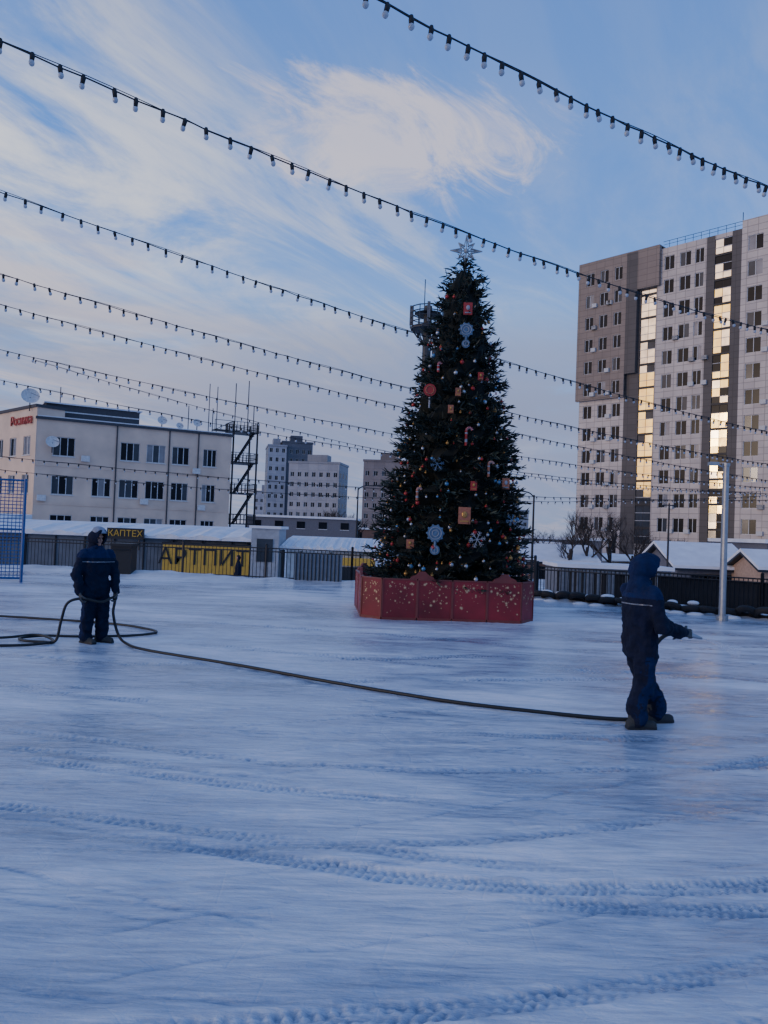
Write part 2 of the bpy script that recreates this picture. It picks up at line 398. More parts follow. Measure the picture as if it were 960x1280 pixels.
def glassR(a,c):
    r=random.random();return 6 if r<.76 else (7 if r<.93 else 8)
GS=(8.6,17.9)
bands=[0,6.6,8.6,10.7,11.0,16.9,17.9,19.9,21.0,26.9,40]
for i in range(len(bands)-1):
    a,b_=bands[i],bands[i+1]
    if a in GS:
        z=TOP-.6
        nn=0
        while z>2.2:
            zz=z-.98;nn+=1
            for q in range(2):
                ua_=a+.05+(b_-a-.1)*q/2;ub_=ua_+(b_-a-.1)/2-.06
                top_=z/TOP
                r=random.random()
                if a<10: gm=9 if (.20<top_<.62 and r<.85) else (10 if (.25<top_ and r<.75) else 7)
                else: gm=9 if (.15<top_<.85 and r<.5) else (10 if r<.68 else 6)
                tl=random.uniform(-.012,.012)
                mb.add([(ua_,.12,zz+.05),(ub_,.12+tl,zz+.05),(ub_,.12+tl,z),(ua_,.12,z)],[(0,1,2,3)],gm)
            mb.box(a,b_,.06,.11,z,z+.05,5)
            if nn%3==0: mb.box(a,b_,.02,.16,z-.02,z+.25,3)
            z=zz
        mb.box(a,b_,.17,.8,0,TOP-.5,2)
        mb.box(a,b_,.02,.6,TOP-.5,TOP,0);mb.box(a,b_,.02,.6,0,1.4,0)
        mb.add([(a,0,0),(a,.45,0),(a,.45,TOP),(a,0,TOP)],[(0,1,2,3)],2);mb.add([(b_,0,0),(b_,.45,0),(b_,.45,TOP),(b_,0,TOP)],[(3,2,1,0)],2)
        continue
    ws=[w_ for w_ in wins if a<=w_[0]<b_]
    dk=2 if a in (6.6,16.9,19.9) else 0
    h=TOP+ (.9 if a>=21 else 0)
    facade(mb,a,b_,0,h,ws,dk,glassfn=glassR,mull=1)
    if a==21.0: mb.add([(a,0,TOP),(a,14,TOP),(a,14,h),(a,0,h)],[(3,2,1,0)],0)
ws=[]
for kf in range(6):
    zb=TOP-1.3-st*kf-1.5
    for a,b_ in ((.9,2.1),(3.0,4.2),(5.1,6.2)): ws.append((a,b_,zb,zb+1.7))
facade(mb,-.3,6.8,20.3,TOP+.3,ws,1,y=-.55,glassfn=glassR)
mb.box(6.803,8.3,-.54,-.01,23,TOP+.3,2)
mb.box(8.303,11.2,-.53,-.01,TOP-4.6,TOP+.3,1)
mb.box(-.3,6.8,-.52,-.004,20.1,20.3,1);mb.add([(-.3,-.55,20.3),(-.3,0,20.3),(-.3,0,TOP+.3),(-.3,-.55,TOP+.3)],[(3,2,1,0)],1)
mb.box(-.3,11.2,-.54,14,TOP+.303,TOP+.45,1)
for i in range(60):
    a,b_=random.choice(cols);kf=random.randint(1,11);zb=TOP-1.3-st*kf-1.5
    ux=b_+.12;yy=-.55 if (a<6.5 and zb>20) else 0
    if ux>6 and ux<8.9: ux=a-.8
    mb.box(ux,ux+.65,yy-.32,yy-.004,zb-.1,zb+.4,11)
mb.add([(0,0,0),(0,14,0),(0,14,TOP),(0,0,TOP)],[(3,2,1,0)],0);mb.add([(40,0,0),(40,14,0),(40,14,TOP+.9),(40,0,TOP+.9)],[(0,1,2,3)],0)
mb.add([(0,14,0),(40,14,0),(40,14,TOP),(0,14,TOP)],[(3,2,1,0)],0)
mb.add([(0,.5,TOP-.3),(40,.5,TOP-.3),(40,14,TOP-.3),(0,14,TOP-.3)],[(0,1,2,3)],3)
for i in range(12,22):
    mb.tube([(i,.4,TOP-.3),(i,.4,TOP+1.0)],.03,5,3)
mb.tube([(11.2,.4,TOP+1.0),(21,.4,TOP+1.0)],.03,5,3);mb.tube([(11.2,.4,TOP+.6),(21,.4,TOP+.6)],.025,5,3)
mb.box(12.5,17,5,9,TOP-.29,TOP+1.0,2);mb.tube([(19,5,TOP),(19,5,TOP+4)],.05,5,3)
acm=mat('ac_white',(.5,.5,.5),.5)
mb.obj('facade',[cream,taupe,dtaupe,dark,dark,whitef,g_dark,g_mid,g_pale,g_gold,g_silv,acm],ab)
# ------------------------------------------------------------------ cream office building (left)
ob_=empty('office_building',(-29.9,65.5,-1.3),math.atan2(8.2,15))
plaster=mat('cream_plaster',(.70,.54,.41),.85,var=.14,scale=.5,bump=.15);roofm=mat('roof_dark',(.06,.06,.07),.8)
mb=MB();zr=11.6
wu=[(1.3,3.1),(4.6,6.2),(6.9,8.6),(9.2,10.9),(11.5,13.1),(14.4,15.7)]
ws=[]
rows=[(1.9,3.45),(5.2,6.85),(8.55,10.2)]
for ri,(za,zb) in enumerate(rows):
    for ci,(a,b_) in enumerate(wu):
        if ri==2 and ci==1: continue
        ws.append((a,b_,za,zb))
facade(mb,0,17.1,0,zr,ws,0,frame=1,sill=1,mull=2,glassfn=lambda a,c:random.choice((2,2,3,4)),seed=2)
mb.add([(0,0,0),(0,13,0),(0,13,zr),(0,0,zr)],[(3,2,1,0)],0);mb.add([(17.1,0,0),(17.1,13,0),(17.1,13,zr),(17.1,0,zr)],[(0,1,2,3)],0)
mb.add([(0,13,0),(17.1,13,0),(17.1,13,zr),(0,13,zr)],[(3,2,1,0)],0)
mb.box(-.15,17.25,-.2,13.2,zr,zr+.22,5)
mb.box(0,17.1,-.1,13.1,zr+.223,zr+.32,6)
mb.box(.8,8.8,2.0,8.5,zr+.33,zr+1.7,5);mb.box(.6,9.0,1.8,8.7,zr+1.7,zr+1.82,6);mb.box(.82,8.78,1.95,1.99,zr+1.0,zr+1.1,1)
for u in (6.55,11.2,13.9): mb.tube([(u,-.08,.4),(u,-.08,zr)],.06,6,5)
for zz in (4.3,7.6): mb.box(.0,17.1,-.05,-.004,zz,zz+.1,0)
for a,z in ((.2,4.6),(3.6,8.2),(14.0,4.4),(8.75,4.7),(13.4,7.8)): mb.box(a,a+.7,-.35,-.055,z,z+.5,1)
office_mats=[plaster,whitef,g_dark,g_mid,g_pale,roofm,snow]
mb.obj('main_block',office_mats,ob_)
def dish(mb,c,r,m=1):
    c=Vector(c);rot=Matrix.Rotation(R(65),3,'X')
    vs=[];fs=[];n=16
    for j in range(5):
        rr_=r*j/4;zz=.35*r*(j/4)**2
        for i_ in range(n):
            t=2*math.pi*i_/n;vs.append(c+rot@Vector((rr_*math.cos(t)+1e-4*math.cos(t),rr_*math.sin(t)+1e-4*math.sin(t),zz)))
    for j in range(4):
        for i_ in range(n): fs.append((j*n+i_,j*n+(i_+1)%n,(j+1)*n+(i_+1)%n,(j+1)*n+i_))
    mb.add(vs,fs,m);mb.tube([c,c+Vector((0,0,-r*1.6))],.05,5,5);mb.tube([c+rot@Vector((r,0,.35*r)),c+rot@Vector((0,0,r*.9))],.02,4,5)
mb=MB()
dish(mb,(-.6,1,zr+1.9),.75);dish(mb,(10.7,1.2,zr+1.0),.45);dish(mb,(14.0,1.2,zr+1.1),.42);dish(mb,(12.6,2.2,zr+.8),.35);dish(mb,(1.2,-.5,9.6),.55)
for u,h in ((2.0,3.4),(13.6,3.0),(15.6,5.4),(16.4,5.2),(16.0,3.0)): mb.tube([(u,3,zr),(u,3,zr+h)],.045,5,5)
mb.obj('antennas',office_mats,ob_)
mb=MB()
ws=[(a,a+1.5,za,zb) for a in (2,5,8,11) for za,zb in rows]
facade(mb,0,13.6,0,12.6,ws,0,frame=1,sill=1,mull=1,glassfn=lambda a,c:random.choice((2,3,4)))
mb.box(-.1,13.7,-.15,2.5,12.6,12.85,5)
mb.add([(13.6,0,0),(13.6,2.4,0),(13.6,2.4,12.6),(13.6,0,12.6)],[(0,1,2,3)],0)
mb.add([(0,2.4,0),(13.6,2.4,0),(13.6,2.4,12.6),(0,2.4,12.6)],[(3,2,1,0)],0)
wg=mb.obj('side_wing',office_mats,ob_)
ul=Vector((.73,-.683,0));wl=Vector((-29.95,65.45,-1.3))-ul*13.6
pm=Matrix.Translation((-29.9,65.5,-1.3))@Matrix.Rotation(math.atan2(8.2,15),4,'Z')
wm=Matrix.Translation(wl)@Matrix.Rotation(math.atan2(-.683,.73),4,'Z')
wg.matrix_local=pm.inverted()@wm
redm=mat('red_sign',(.40,.05,.04),.5)
def text(body,size,m,parent,loc,rot,name='lettering',ext=.01):
    cu=bpy.data.curves.new(name,'FONT');cu.body=body;cu.size=size;cu.extrude=ext;cu.align_x='CENTER';cu.align_y='CENTER'
    o=bpy.data.objects.new(name,cu);scene.collection.objects.link(o);o.data.materials.append(m)
    o.parent=parent;o.location=loc;o.rotation_euler=rot;return o
text('Росинка',1.15,redm,wg,(10.6,-.12,11.6),(R(90),0,0),'sign_lettering',.05)
mb=MB()
for zz in (3.2,6.2,9.2,12.2):
    mb.box(0,2.6,0,2.6,zz,zz+.12,0)
    for a in np.linspace(0,2.6,8):
        for b_ in (0,2.6):
            mb.tube([(a,b_,zz),(a,b_,zz+1.0)],.03,4,0);mb.tube([(b_,a,zz),(b_,a,zz+1.0)],.03,4,0)
    for h in (.5,1.0):
        mb.tube([(0,0,zz+h),(2.6,0,zz+h),(2.6,2.6,zz+h),(0,2.6,zz+h),(0,0,zz+h)],.03,4,0)
for zz in (0,3.2,6.2,9.2):
    mb.tube([(.4,.2,zz),(2.2,.2,zz+3)],.08,5,0);mb.tube([(.4,.8,zz),(2.2,.8,zz+3)],.08,5,0)
    for q in range(10): mb.box(.4+q*.18,.62+q*.18,.2,.8,zz+.3*q,zz+.3*q+.04,0)
for a in (0.1,2.5):
    for b_ in (.1,2.5): mb.tube([(a,b_,0),(a,b_,13.2)],.09,6,0)
for a,h in ((.3,17),(1.6,17.4),(2.2,15)): mb.tube([(a,.6,12),(a,.6,h)],.05,5,0)
for a,b_,z0,z1 in ((-1.8,0,12.2,13.2),(-1.8,0,9.2,10.2)):
    mb.box(a,b_,0,1.2,z0,z0+.1,0);mb.tube([(a,0,z0+1),(b_,0,z0+1)],.03,4,0);mb.tube([(a,0,z0),(b_,0,z0+1)],.03,4,0);mb.tube([(a,0,z0),(a,0,z0+1)],.03,4,0)
mb.obj('fire_escape_tower',[dark],None,loc=(-14.9,74.2,-1.3),rotz=R(28))
# ------------------------------------------------------------------ distant towers
mw_cols={}
def pmx(n,c): m=panel_mat(n,c,3,3);mw_cols[m.name]=c;return m
def tower(name,x,y,wd,dp,h,mw,rz=0,cols_=6,stp=3.0):
    e=empty(name,(x,y,-2),rz);mb=MB();ws=[]
    cw=wd/cols_
    for r_ in range(int(h/stp)):
        for c_ in range(cols_):
            ws.append((c_*cw+cw*.25,c_*cw+cw*.75,r_*stp+1,r_*stp+2.4))
    facade(mb,0,wd,0,h,ws,0,frame=1,mull=1,glassfn=lambda a,c:random.choice((2,2,3)),rev=.25)
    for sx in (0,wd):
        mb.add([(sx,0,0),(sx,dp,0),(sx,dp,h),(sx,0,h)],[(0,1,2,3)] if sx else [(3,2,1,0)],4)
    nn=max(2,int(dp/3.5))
    for r_ in range(int(h/stp)):
        for c_ in range(nn):
            yy=dp*(c_+.3)/nn
            for sx,dx in ((0,-.03),(wd,.003)):
                mb.box(sx+dx,sx+dx+.027,yy,yy+1.5,r_*stp+1,r_*stp+2.4,2)
    mb.add([(0,dp,0),(wd,dp,0),(wd,dp,h),(0,dp,h)],[(3,2,1,0)],0)
    mb.box(-.2,wd+.2,-.2,dp+.2,h,h+.6,4);mb.box(wd*.3,wd*.7,dp*.3,dp*.7,h+.6,h+3,4)
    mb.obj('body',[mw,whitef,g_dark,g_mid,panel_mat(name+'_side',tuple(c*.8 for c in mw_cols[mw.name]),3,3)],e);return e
tw_w=pmx('tower_white',(.36,.37,.41));tw_d=pmx('tower_dark',(.10,.11,.14));tw_g=pmx('tower_grey',(.34,.34,.36));tw_b=pmx('tower_brown',(.22,.185,.175))
tower('highrise_tower',-38.5,250,6,14,30,tw_w,R(12),3)
tower('highrise_tower',-34.2,252,10,14,31.5,tw_d,R(12),5)
tower('highrise_tower',-29,230,15.5,12,23,tw_g,R(-10),7)
tower('highrise_tower',-51,300,8,10,17,tw_w,R(0),4)
tower('highrise_tower',-6.2,215,14,14,23,tw_b,R(-6),6)
tower('highrise_tower',40,260,9,10,12,tw_g,R(0),4)
def lowblock(name,x0,x1,y,dp,z1,mw,sn=.3,z0=-1.3):
    mb=MB();mb.box(x0,x1,y,y+dp,z0,z1,0);mb.box(x0-.3,x1+.3,y-.3,y+dp+.3,z1,z1+sn,1)
    n=max(2,int((x1-x0)/3.2));
    for i in range(n):
        u=x0+(x1-x0)*(i+.3)/n;mb.box(u,u+1.2,y-.04,y-.004,z1-1.5,z1-.5,2);mb.box(u-.06,u+1.26,y-.07,y-.045,z1-1.58,z1-1.5,3)
    return mb.obj(name,[mw,snow,g_dark,whitef])
greyw=mat('grey_wall',(.13,.13,.15),.8);brickw=mat('brick_wall',(.20,.11,.08),.8);peach=mat('peach_wall',(.42,.29,.21),.8)
lowblock('warehouse',-20,-4,112,10,3.2,greyw);lowblock('warehouse',-9,4,130,10,1.9,brickw);lowblock('warehouse',14,24,84,8,1.6,greyw)
lowblock('warehouse',-75,-38,58,10,2.4,greyw);lowblock('warehouse',8,15,66,6,1.1,brickw);lowblock('warehouse',30,60,60,10,2.0,greyw)
# ------------------------------------------------------------------ sheds behind fence
metalw=mat('shed_metal',(.10,.12,.15),.6,var=.2,scale=2);yel=mat('yellow_banner',(.55,.35,.045),.6,var=.1);white=mat('white_paint',(.6,.6,.58),.5)
def shed(name,x0,x1,yf,yb,zf,zb_,mw):
    mb=MB();mb.add([(x0,yf,-1.3),(x1,yf,-1.3),(x1,yb,-1.3),(x0,yb,-1.3),(x0,yf,zf),(x1,yf,zf),(x1,yb,zb_),(x0,yb,zb_)],
       [(0,1,5,4),(1,2,6,5),(2,3,7,6),(3,0,4,7)],0)
    n=60;vs=[];fs=[]
    for i in range(n+1):
        u=x0-.25+(x1-x0+.5)*i/n
        wv=.05*math.sin(i*.9)+.03*math.sin(i*2.3)
        vs+=[(u,yf-.35,zf+.0),(u,yf-.37+wv*.3,zf+.16+wv),(u,(yf+yb)/2,(zf+zb_)/2+.26+wv),(u,yb+.3,zb_+.25),(u,yb+.3,zb_)]
    for i in range(n):
        for j in range(4): fs.append((i*5+j,(i+1)*5+j,(i+1)*5+j+1,i*5+j+1))
        fs.append((i*5+4,(i+1)*5+4,(i+1)*5,i*5))
    fs.append((0,1,2,3,4));fs.append(tuple(n*5+q for q in (4,3,2,1,0)))
    mb.add(vs,fs,1)
    k_=int((x1-x0)/1.2)
    for i in range(k_): u=x0+(x1-x0)*(i+.5)/k_;mb.box(u-.03,u+.03,yf-.05,yf-.004,-1.3,zf-.05,2)
    return mb.obj(name,[mw,snow,dark])
shed('market_shed',-19,-6.0,34,38.0,1.14,1.50,metalw);shed('market_shed',-4.3,-.3,34.4,38.5,.84,1.18,white)
shed('market_shed',-34,-19.6,36,42,1.35,1.75,metalw)
mb=MB();mb.box(-5.75,-4.55,33.6,36,-1.3,1.75,0);mb.box(-5.85,-4.45,33.5,36.1,1.75,1.87,1);mb.box(-5.5,-4.8,33.56,33.596,.3,1.3,2);mb.obj('vendor_kiosk',[mat('kiosk_grey',(.33,.35,.38),.6),snow,g_mid])
bn=empty('yellow_banner',(-7.70,33.6,.3));mb=MB();mb.box(-1.9,1.9,0,.06,-.62,.64,0);mb.box(-1.95,1.95,-.02,.08,.64,.70,1);mb.obj('board',[yel,dark],bn)
text('АРТПИТ',.98,blackp,bn,(-.1,-.02,.05),(R(90),0,0))
bs=empty('shop_sign',(-11.2,33.4,1.3));mb=MB();mb.box(-.8,.8,0,.12,-.24,.24,0);mb.tube([(-.6,.06,-.24),(-.6,.06,-.7)],.03,6,0);mb.tube([(.6,.06,-.24),(.6,.06,-.7)],.03,6,0);mb.obj('board',[blackp],bs)
text('КАПТЕХ',.38,yel,bs,(0,-.02,0),(R(90),0,0))
yb2=empty('yellow_stall_sign',(-1.2,33.9,.5));mb=MB();mb.box(-1,.9,0,.06,-.25,.1,0);mb.box(-1,.9,.0,.05,-.9,-.3,1);mb.obj('board',[yel,dark],yb2)
mb=MB();mb.box(-.33,.33,-.3,.3,.05,1.0,0);mb.box(-.37,.37,-.34,.34,1.0,1.1,0)
for a in(-.25,.25):
    for b_ in (-.22,.22): mb.ell((a,b_,.05),.05,0,8,6)
mb.tube([(-.3,-.36,.9),(.3,-.36,.9)],.02,6,0);mb.obj('waste_container',[blackp],None,loc=(-8.75,26.1,0))
mb=MB();mb.box(0,1.6,0,.05,.05,1.0,0)
for i in range(12):mb.box(.05+i*.13,.08+i*.13,-.03,-.002,.05,1.0,1)
mb.obj('gate_panel',[mat('blue_grey_panel',(.12,.16,.22),.6),dark],None,loc=(-2.9,25.5,0),rotz=R(-7))
# ------------------------------------------------------------------ fences
def fence(name,pts,h,step,mats,posts=2.4,panel=None):
    mb=MB()
    for i in range(len(pts)-1):
        a=Vector(pts[i]);b_=Vector(pts[i+1]);Lg=(b_-a).length;n=int(Lg/step)
        for q in range(n+1):
            p=a+(b_-a)*q/n;mb.tube([(p.x,p.y,.08),(p.x,p.y,h-.02)],.012,4,0,False)
        n=max(1,int(Lg/posts))
        for q in range(n+1):
            p=a+(b_-a)*q/n;mb.tube([(p.x,p.y,-.3),(p.x,p.y,h+.1)],.045,6,0);mb.ell((p.x,p.y,h+.12),.05,0,6,4)
        for z in (.14,h*.9,h): mb.tube([(a.x,a.y,z),(b_.x,b_.y,z)],.022,5,0)
        if panel:
            d=(b_-a).normalized();nrm=Vector((-d.y,d.x,0))*.05
            m=40
            for q in range(m):
                if random.random()<panel[0]:continue
                p=a+(b_-a)*q/m+nrm;p2=a+(b_-a)*(q+1)/m+nrm
                mb.add([(p.x,p.y,.1),(p2.x,p2.y,.1),(p2.x,p2.y,h-.08),(p.x,p.y,h-.08)],[(0,1,2,3)],1)
    return mb.obj(name,mats)
fence('metal_fence',[(-30,29.8,0),(-12.7,27.3,0),(-1.0,25.6,0),(4.7,23.6,0)],1.12,.13,[dark])
scr=mat('windscreen_mesh',(.015,.017,.022),.8,var=.3,scale=3)
fence('metal_fence',[(4.8,23.7,0),(7.3,21.9,0)],.95,.11,[dark,scr],panel=(.6,))
fence('metal_fence',[(7.35,21.85,0),(9.9,20.0,0),(16,15.7,0)],.98,.11,[dark,scr],panel=(0.03,))
rub=mat('tyre_rubber',(.012,.012,.014),.75,bump=.3,bscale=60);mb=MB()
def torus(mb,c,Rr,r,m,n=14,q=6,rot=None):
    vs=[];fs=[];c=Vector(c)
    for i in range(n):
        t=2*math.pi*i/n
        for j in range(q):
            p=2*math.pi*j/q;v=Vector(((Rr+r*math.cos(p))*math.cos(t),r*math.sin(p),(Rr+r*math.cos(p))*math.sin(t)))
            if rot is not None:v=rot@v
            vs.append(c+v)
    for i in range(n):
        for j in range(q): fs.append((i*q+j,((i+1)%n)*q+j,((i+1)%n)*q+(j+1)%q,i*q+(j+1)%q))
    mb.add(vs,fs,m)
kp=[(4.6,22.7),(9.9,18.8),(15,15.1)]
for i in range(len(kp)-1):
    a=Vector(kp[i]+(0,));b_=Vector(kp[i+1]+(0,));n=int((b_-a).length/.42)
    for q in range(n):
        p=a+(b_-a)*(q+random.uniform(-.15,.15))/n
        rot=Matrix.Rotation(R(-36)+random.uniform(-.4,.4),3,'Z')@Matrix.Rotation(R(random.uniform(50,85)),3,'X')
        torus(mb,(p.x,p.y,random.uniform(.10,.18)),.2,.085,0,rot=rot)
        if random.random()<.85:
            mb.ell((p.x+random.uniform(-.1,.1),p.y+random.uniform(-.05,.15),random.uniform(.2,.28)),(random.uniform(.14,.24),random.uniform(.1,.16),random.uniform(.05,.08)),1,8,6)
        if random.random()<.5: mb.ell((p.x,p.y-.28,0.0),(.25,.14,.07),1,8,6)
mb.obj('tyre_barrier',[rub,snow],smooth=True)
bluem=mat('blue_paint',(.02,.08,.26),.45,var=.15);mb=MB()
for a,b_ in (((-10.25,21.9),(-12.3,21.2)),((-12.35,21.15),(-14.5,20.4))):
    a=Vector(a+(0,));b_=Vector(b_+(0,));L_=(b_-a).length
    for p in (a,b_,a+(b_-a)*.5): mb.tube([(p.x,p.y,0),(p.x,p.y,2.95)],.045,6,0)
    for z in (.12,1.5,2.9): mb.tube([(a.x,a.y,z),(b_.x,b_.y,z)],.03,6,0)
    n=int(L_/.1)
    for q in range(n): p=a+(b_-a)*q/n;mb.tube([(p.x,p.y,.1),(p.x,p.y,2.9)],.013,4,0,False)
    for q in range(28): z=.1+q*.1;mb.tube([(a.x,a.y,z),(b_.x,b_.y,z)],.012,4,0,False)
mb.obj('blue_mesh_fence',[bluem])
mb=MB();mb.box(6.8,11.1,29.5,32,-1.3,.72,0);mb.box(6.7,11.2,29.4,32.1,.72,.86,1)
for i in range(22): mb.box(6.9+i*.19,6.98+i*.19,29.45,29.497,-1.2,.66,0)
mb.obj('grey_shed',[mat('corrugated_grey',(.15,.155,.17),.6,var=.2),snow])
def house(name,x0,x1,y0,y1,ze,zr_,mw):
    e=empty(name);mb=MB();ym=(y0+y1)/2;mb.box(x0,x1,y0,y1,-1.4,ze,0)
    mb.add([(x0,y0,ze),(x0,y1,ze),(x0,ym,zr_),(x1,y0,ze),(x1,y1,ze),(x1,ym,zr_)],[(0,2,1),(3,4,5)],0);mb.obj('walls',[mw],e)
    mb=MB();o=.35;sl_=(zr_-ze)/(ym-y0)
    for s_,m_ in ((0,0),(.13,1)):
        za=ze-o*sl_+.03+s_;zz=zr_+.03+s_
        t_=.1 if m_==0 else .16
        for ya in (y0-o,y1+o):
            mb.add([(x0-o,ya,za),(x1+o,ya,za),(x1+o,ym,zz),(x0-o,ym,zz),(x0-o,ya,za+t_),(x1+o,ya,za+t_),(x1+o,ym,zz+t_),(x0-o,ym,zz+t_)],
              [(0,1,2,3),(7,6,5,4),(0,4,5,1),(1,5,6,2),(3,2,6,7),(0,3,7,4)],m_)
    mb.obj('roof',[dark,snow],e)
    mb=MB()
    for u in np.linspace(x0+.8,x1-1.8,3): mb.box(u,u+.9,y0-.05,y0-.004,ze-1.3,ze-.3,0);mb.box(u-.08,u+.98,y0-.08,y0-.052,ze-1.38,ze-1.3,1)
    mb.obj('windows',[g_dark,whitef],e)
house('snowy_roof_house',16.9,21.0,44,50,.35,1.55,greyw);house('snowy_roof_house',20.0,27,40.5,44,.55,1.3,peach)
house('snowy_roof_house',10.5,15.5,56,62,.0,1.0,brickw)
# ------------------------------------------------------------------ bare trees
barkm=mat('bark',(.05,.038,.032),.9,bump=.4)
def bare(mb,p,d,L_,r,dep,rnd):
    n=4;pts=[p];q=p.copy();dd=d.copy()
    for i in range(n):
        dd=(dd+Vector((rnd.uniform(-.18,.18),rnd.uniform(-.18,.18),rnd.uniform(-.04,.12)))).normalized();q=q+dd*L_/n;pts.append(q.copy())
    mb.tube(pts,[r*(1-.4*i/n) for i in range(n+1)],5 if dep>2 else 3,0,False)
    if dep==0:return
    for i in range(rnd.randint(3,4)):
        t=rnd.uniform(.45,1);b0=pts[min(n,int(t*n))]
        ax=Vector((rnd.uniform(-1,1),rnd.uniform(-1,1),rnd.uniform(-.1,.6))).normalized()
        bare(mb,b0,(dd*.75+ax*.65).normalized(),L_*rnd.uniform(.6,.8),r*.52,dep-1,rnd)
for i,(x,y,h) in enumerate(((12.6,60,2.0),(13.6,56,2.3),(15.0,57,2.6),(16.4,61,2.6),(17.6,59,2.7),(19.0,58,2.1),(20.4,62,1.9),(-9,150,3.6),(-12,155,3.4),(-3.5,120,2.6),(-5.5,124,2.7),(-7.5,122,2.4),(27,70,2.0),(9,80,2.2))):
    rnd=random.Random(40+i);mb=MB();bare(mb,Vector((0,0,0)),Vector((0,0,1)),h,.15 if y<100 else .28,5,rnd);mb.obj('bare_tree',[barkm],loc=(x,y,-1.35))
# ------------------------------------------------------------------ telecom mast behind tree
mb=MB();MX,MY=2.95,62
mb.tube([(0,0,-1.4),(0,0,20.2)],[.42,.34],12,0)
def ring(z,r,m=0,rr_=.05):
    pts=[(r*math.cos(2*math.pi*i/12),r*math.sin(2*math.pi*i/12),z) for i in range(13)];mb.tube(pts,rr_,5,m)
for z in (18.4,19.6,20.0): ring(z,1.4)
for z in (18.8,19.2): ring(z,1.4,0,.04)
mb.tube([(0,0,18.25),(0,0,18.4)],1.4,12,0);mb.tube([(0,0,19.55),(0,0,19.6)],1.1,12,0)
for i in range(12):
    t=2*math.pi*i/12;c,s_=math.cos(t),math.sin(t);mb.tube([(1.4*c,1.4*s_,18.4),(1.4*c,1.4*s_,20.0)],.04,4,0)
    if i%3==0: mb.box(1.35*c-.12,1.35*c+.12,1.35*s_-.08,1.35*s_+.08,18.6,20.2,1)
    mb.tube([(.35*c,.35*s_,17.0),(1.3*c,1.3*s_,18.3)],.05,4,0)
mb.tube([(-.3,0,20.0),(-.3,0,22.4)],.04,5,0)
mb.box(.45,.75,-.1,.2,8,17.9,0)
mb.obj('telecom_mast',[mat('mast_grey',(.035,.037,.045),.6),mat('antenna_panel',(.12,.12,.13),.5)],loc=(MX,MY,0))
# ------------------------------------------------------------------ lamp posts
mb=MB();mb.tube([(0,0,0),(0,0,3.75)],[.085,.07],12,0);mb.tube([(0,0,0),(0,0,.12)],.14,12,0);mb.tube([(0,0,3.75),(0,0,3.82)],.09,12,0)
mb.tube([(0,0,3.7),(-.25,0,3.8)],.02,6,0);mb.box(-.42,-.2,-.08,.08,3.76,3.84,0)
mb.obj('light_pole',[steel],loc=(8.3,18.7,0))
def slamp(x,y,h,side):
    mb=MB();mb.tube([(0,0,0),(0,0,h*.6),(0,0,h)],[.07,.055,.045],8,0);mb.tube(spline([(0,0,h-.1),(side*.3,0,h+.12),(side*1.0,0,h+.18)],5),.03,6,0)
    mb.box(min(side*.9,side*1.5),max(side*.9,side*1.5),-.1,.1,h+.13,h+.22,0);mb.tube([(0,0,0),(0,0,.4)],.11,8,0)
    mb.obj('street_lamp',[dark],loc=(x,y,-1.25))
slamp(7.2,37,5.1,-1);slamp(-1.6,46,5.6,1)
mb=MB();mb.tube([(0,0,0),(0,0,5.0)],[.06,.04],8,0);mb.tube([(-.3,0,4.9),(.3,0,4.9)],.03,5,0);mb.ell((-.3,0,4.85),.07,0,8,6);mb.ell((.3,0,4.85),.07,0,8,6);mb.obj('street_lamp',[dark],loc=(14.1,38,-1.25))
# ------------------------------------------------------------------ string lights
wirem=mat('cable_black',(.008,.009,.012),.6,var=0);glob=mat('frosted_bulb',(.42,.45,.50),.25,0,var=.1,spec=.7)
def festoon(a,b_,sag,step=.33,ext=(.15,.15),rb=.034):
    a=Vector(a);b_=Vector(b_);d=b_-a
    def pos(t): 
        p=a+d*t;p.z-=4*sag*t*(1-t);return p
    mb=MB();L_=d.length;t0,t1=-ext[0],1+ext[1];n=int(L_*(t1-t0)/step)
    pts=[pos(t0+(t1-t0)*i/n) for i in range(n+1)]
    jit=[Vector((0,0,random.uniform(-.014,.010))) for _ in pts]
    mb.tube([p+j for p,j in zip(pts,jit)],.010,5,0,False)
    mb.tube([p+Vector((0,0,.012+.016*math.sin(i*.7))) for i,p in enumerate(pts)],.007,4,0,False)
    for p in pts:
        p=p+d.normalized()*random.uniform(-.035,.035)
        sw=Vector((random.uniform(-.018,.018),random.uniform(-.018,.018),0))
        mb.tube([p+Vector((0,0,.02)),p+Vector((0,0,-.02)),p+sw+Vector((0,0,-.085))],[.019,.030,.026],7,0)
        mb.ell(p+sw*1.3+Vector((0,0,-.085-rb*.7)),(rb,rb,rb*1.1),1,8,6)
    return mb.obj('string_lights',[wirem,glob],smooth=True)
festoon((-.17,7.37,7),(5.26,10.87,7),.06,.25,ext=(.5,.4))
festoon((-4.30,8.21,7),(8.92,18.17,7),.28,.30)
festoon((-6.96,13.5,7.6),(12.9,26,5.7),.30,.32)
festoon((-8.7,17,7.24),(15.9,32,5.24),.40,.33,rb=.04)
festoon((-10.2,20,7.39),(17.9,36,4.9),.40,.35,rb=.04)
festoon((-12.2,24,7.07),(19.9,40,4.83),.55,.37,rb=.045)
festoon((-14.2,28,6.83),(21.9,44,4.8),.75,.40,rb=.045)
festoon((-15.2,30,4.2),(19.9,40,4.2),.5,.42)
festoon((-17,34,3.9),(19.9,44,4.5),.7,.42)
festoon((-10,34,7.4),(21,50,5.2),.9,.42)
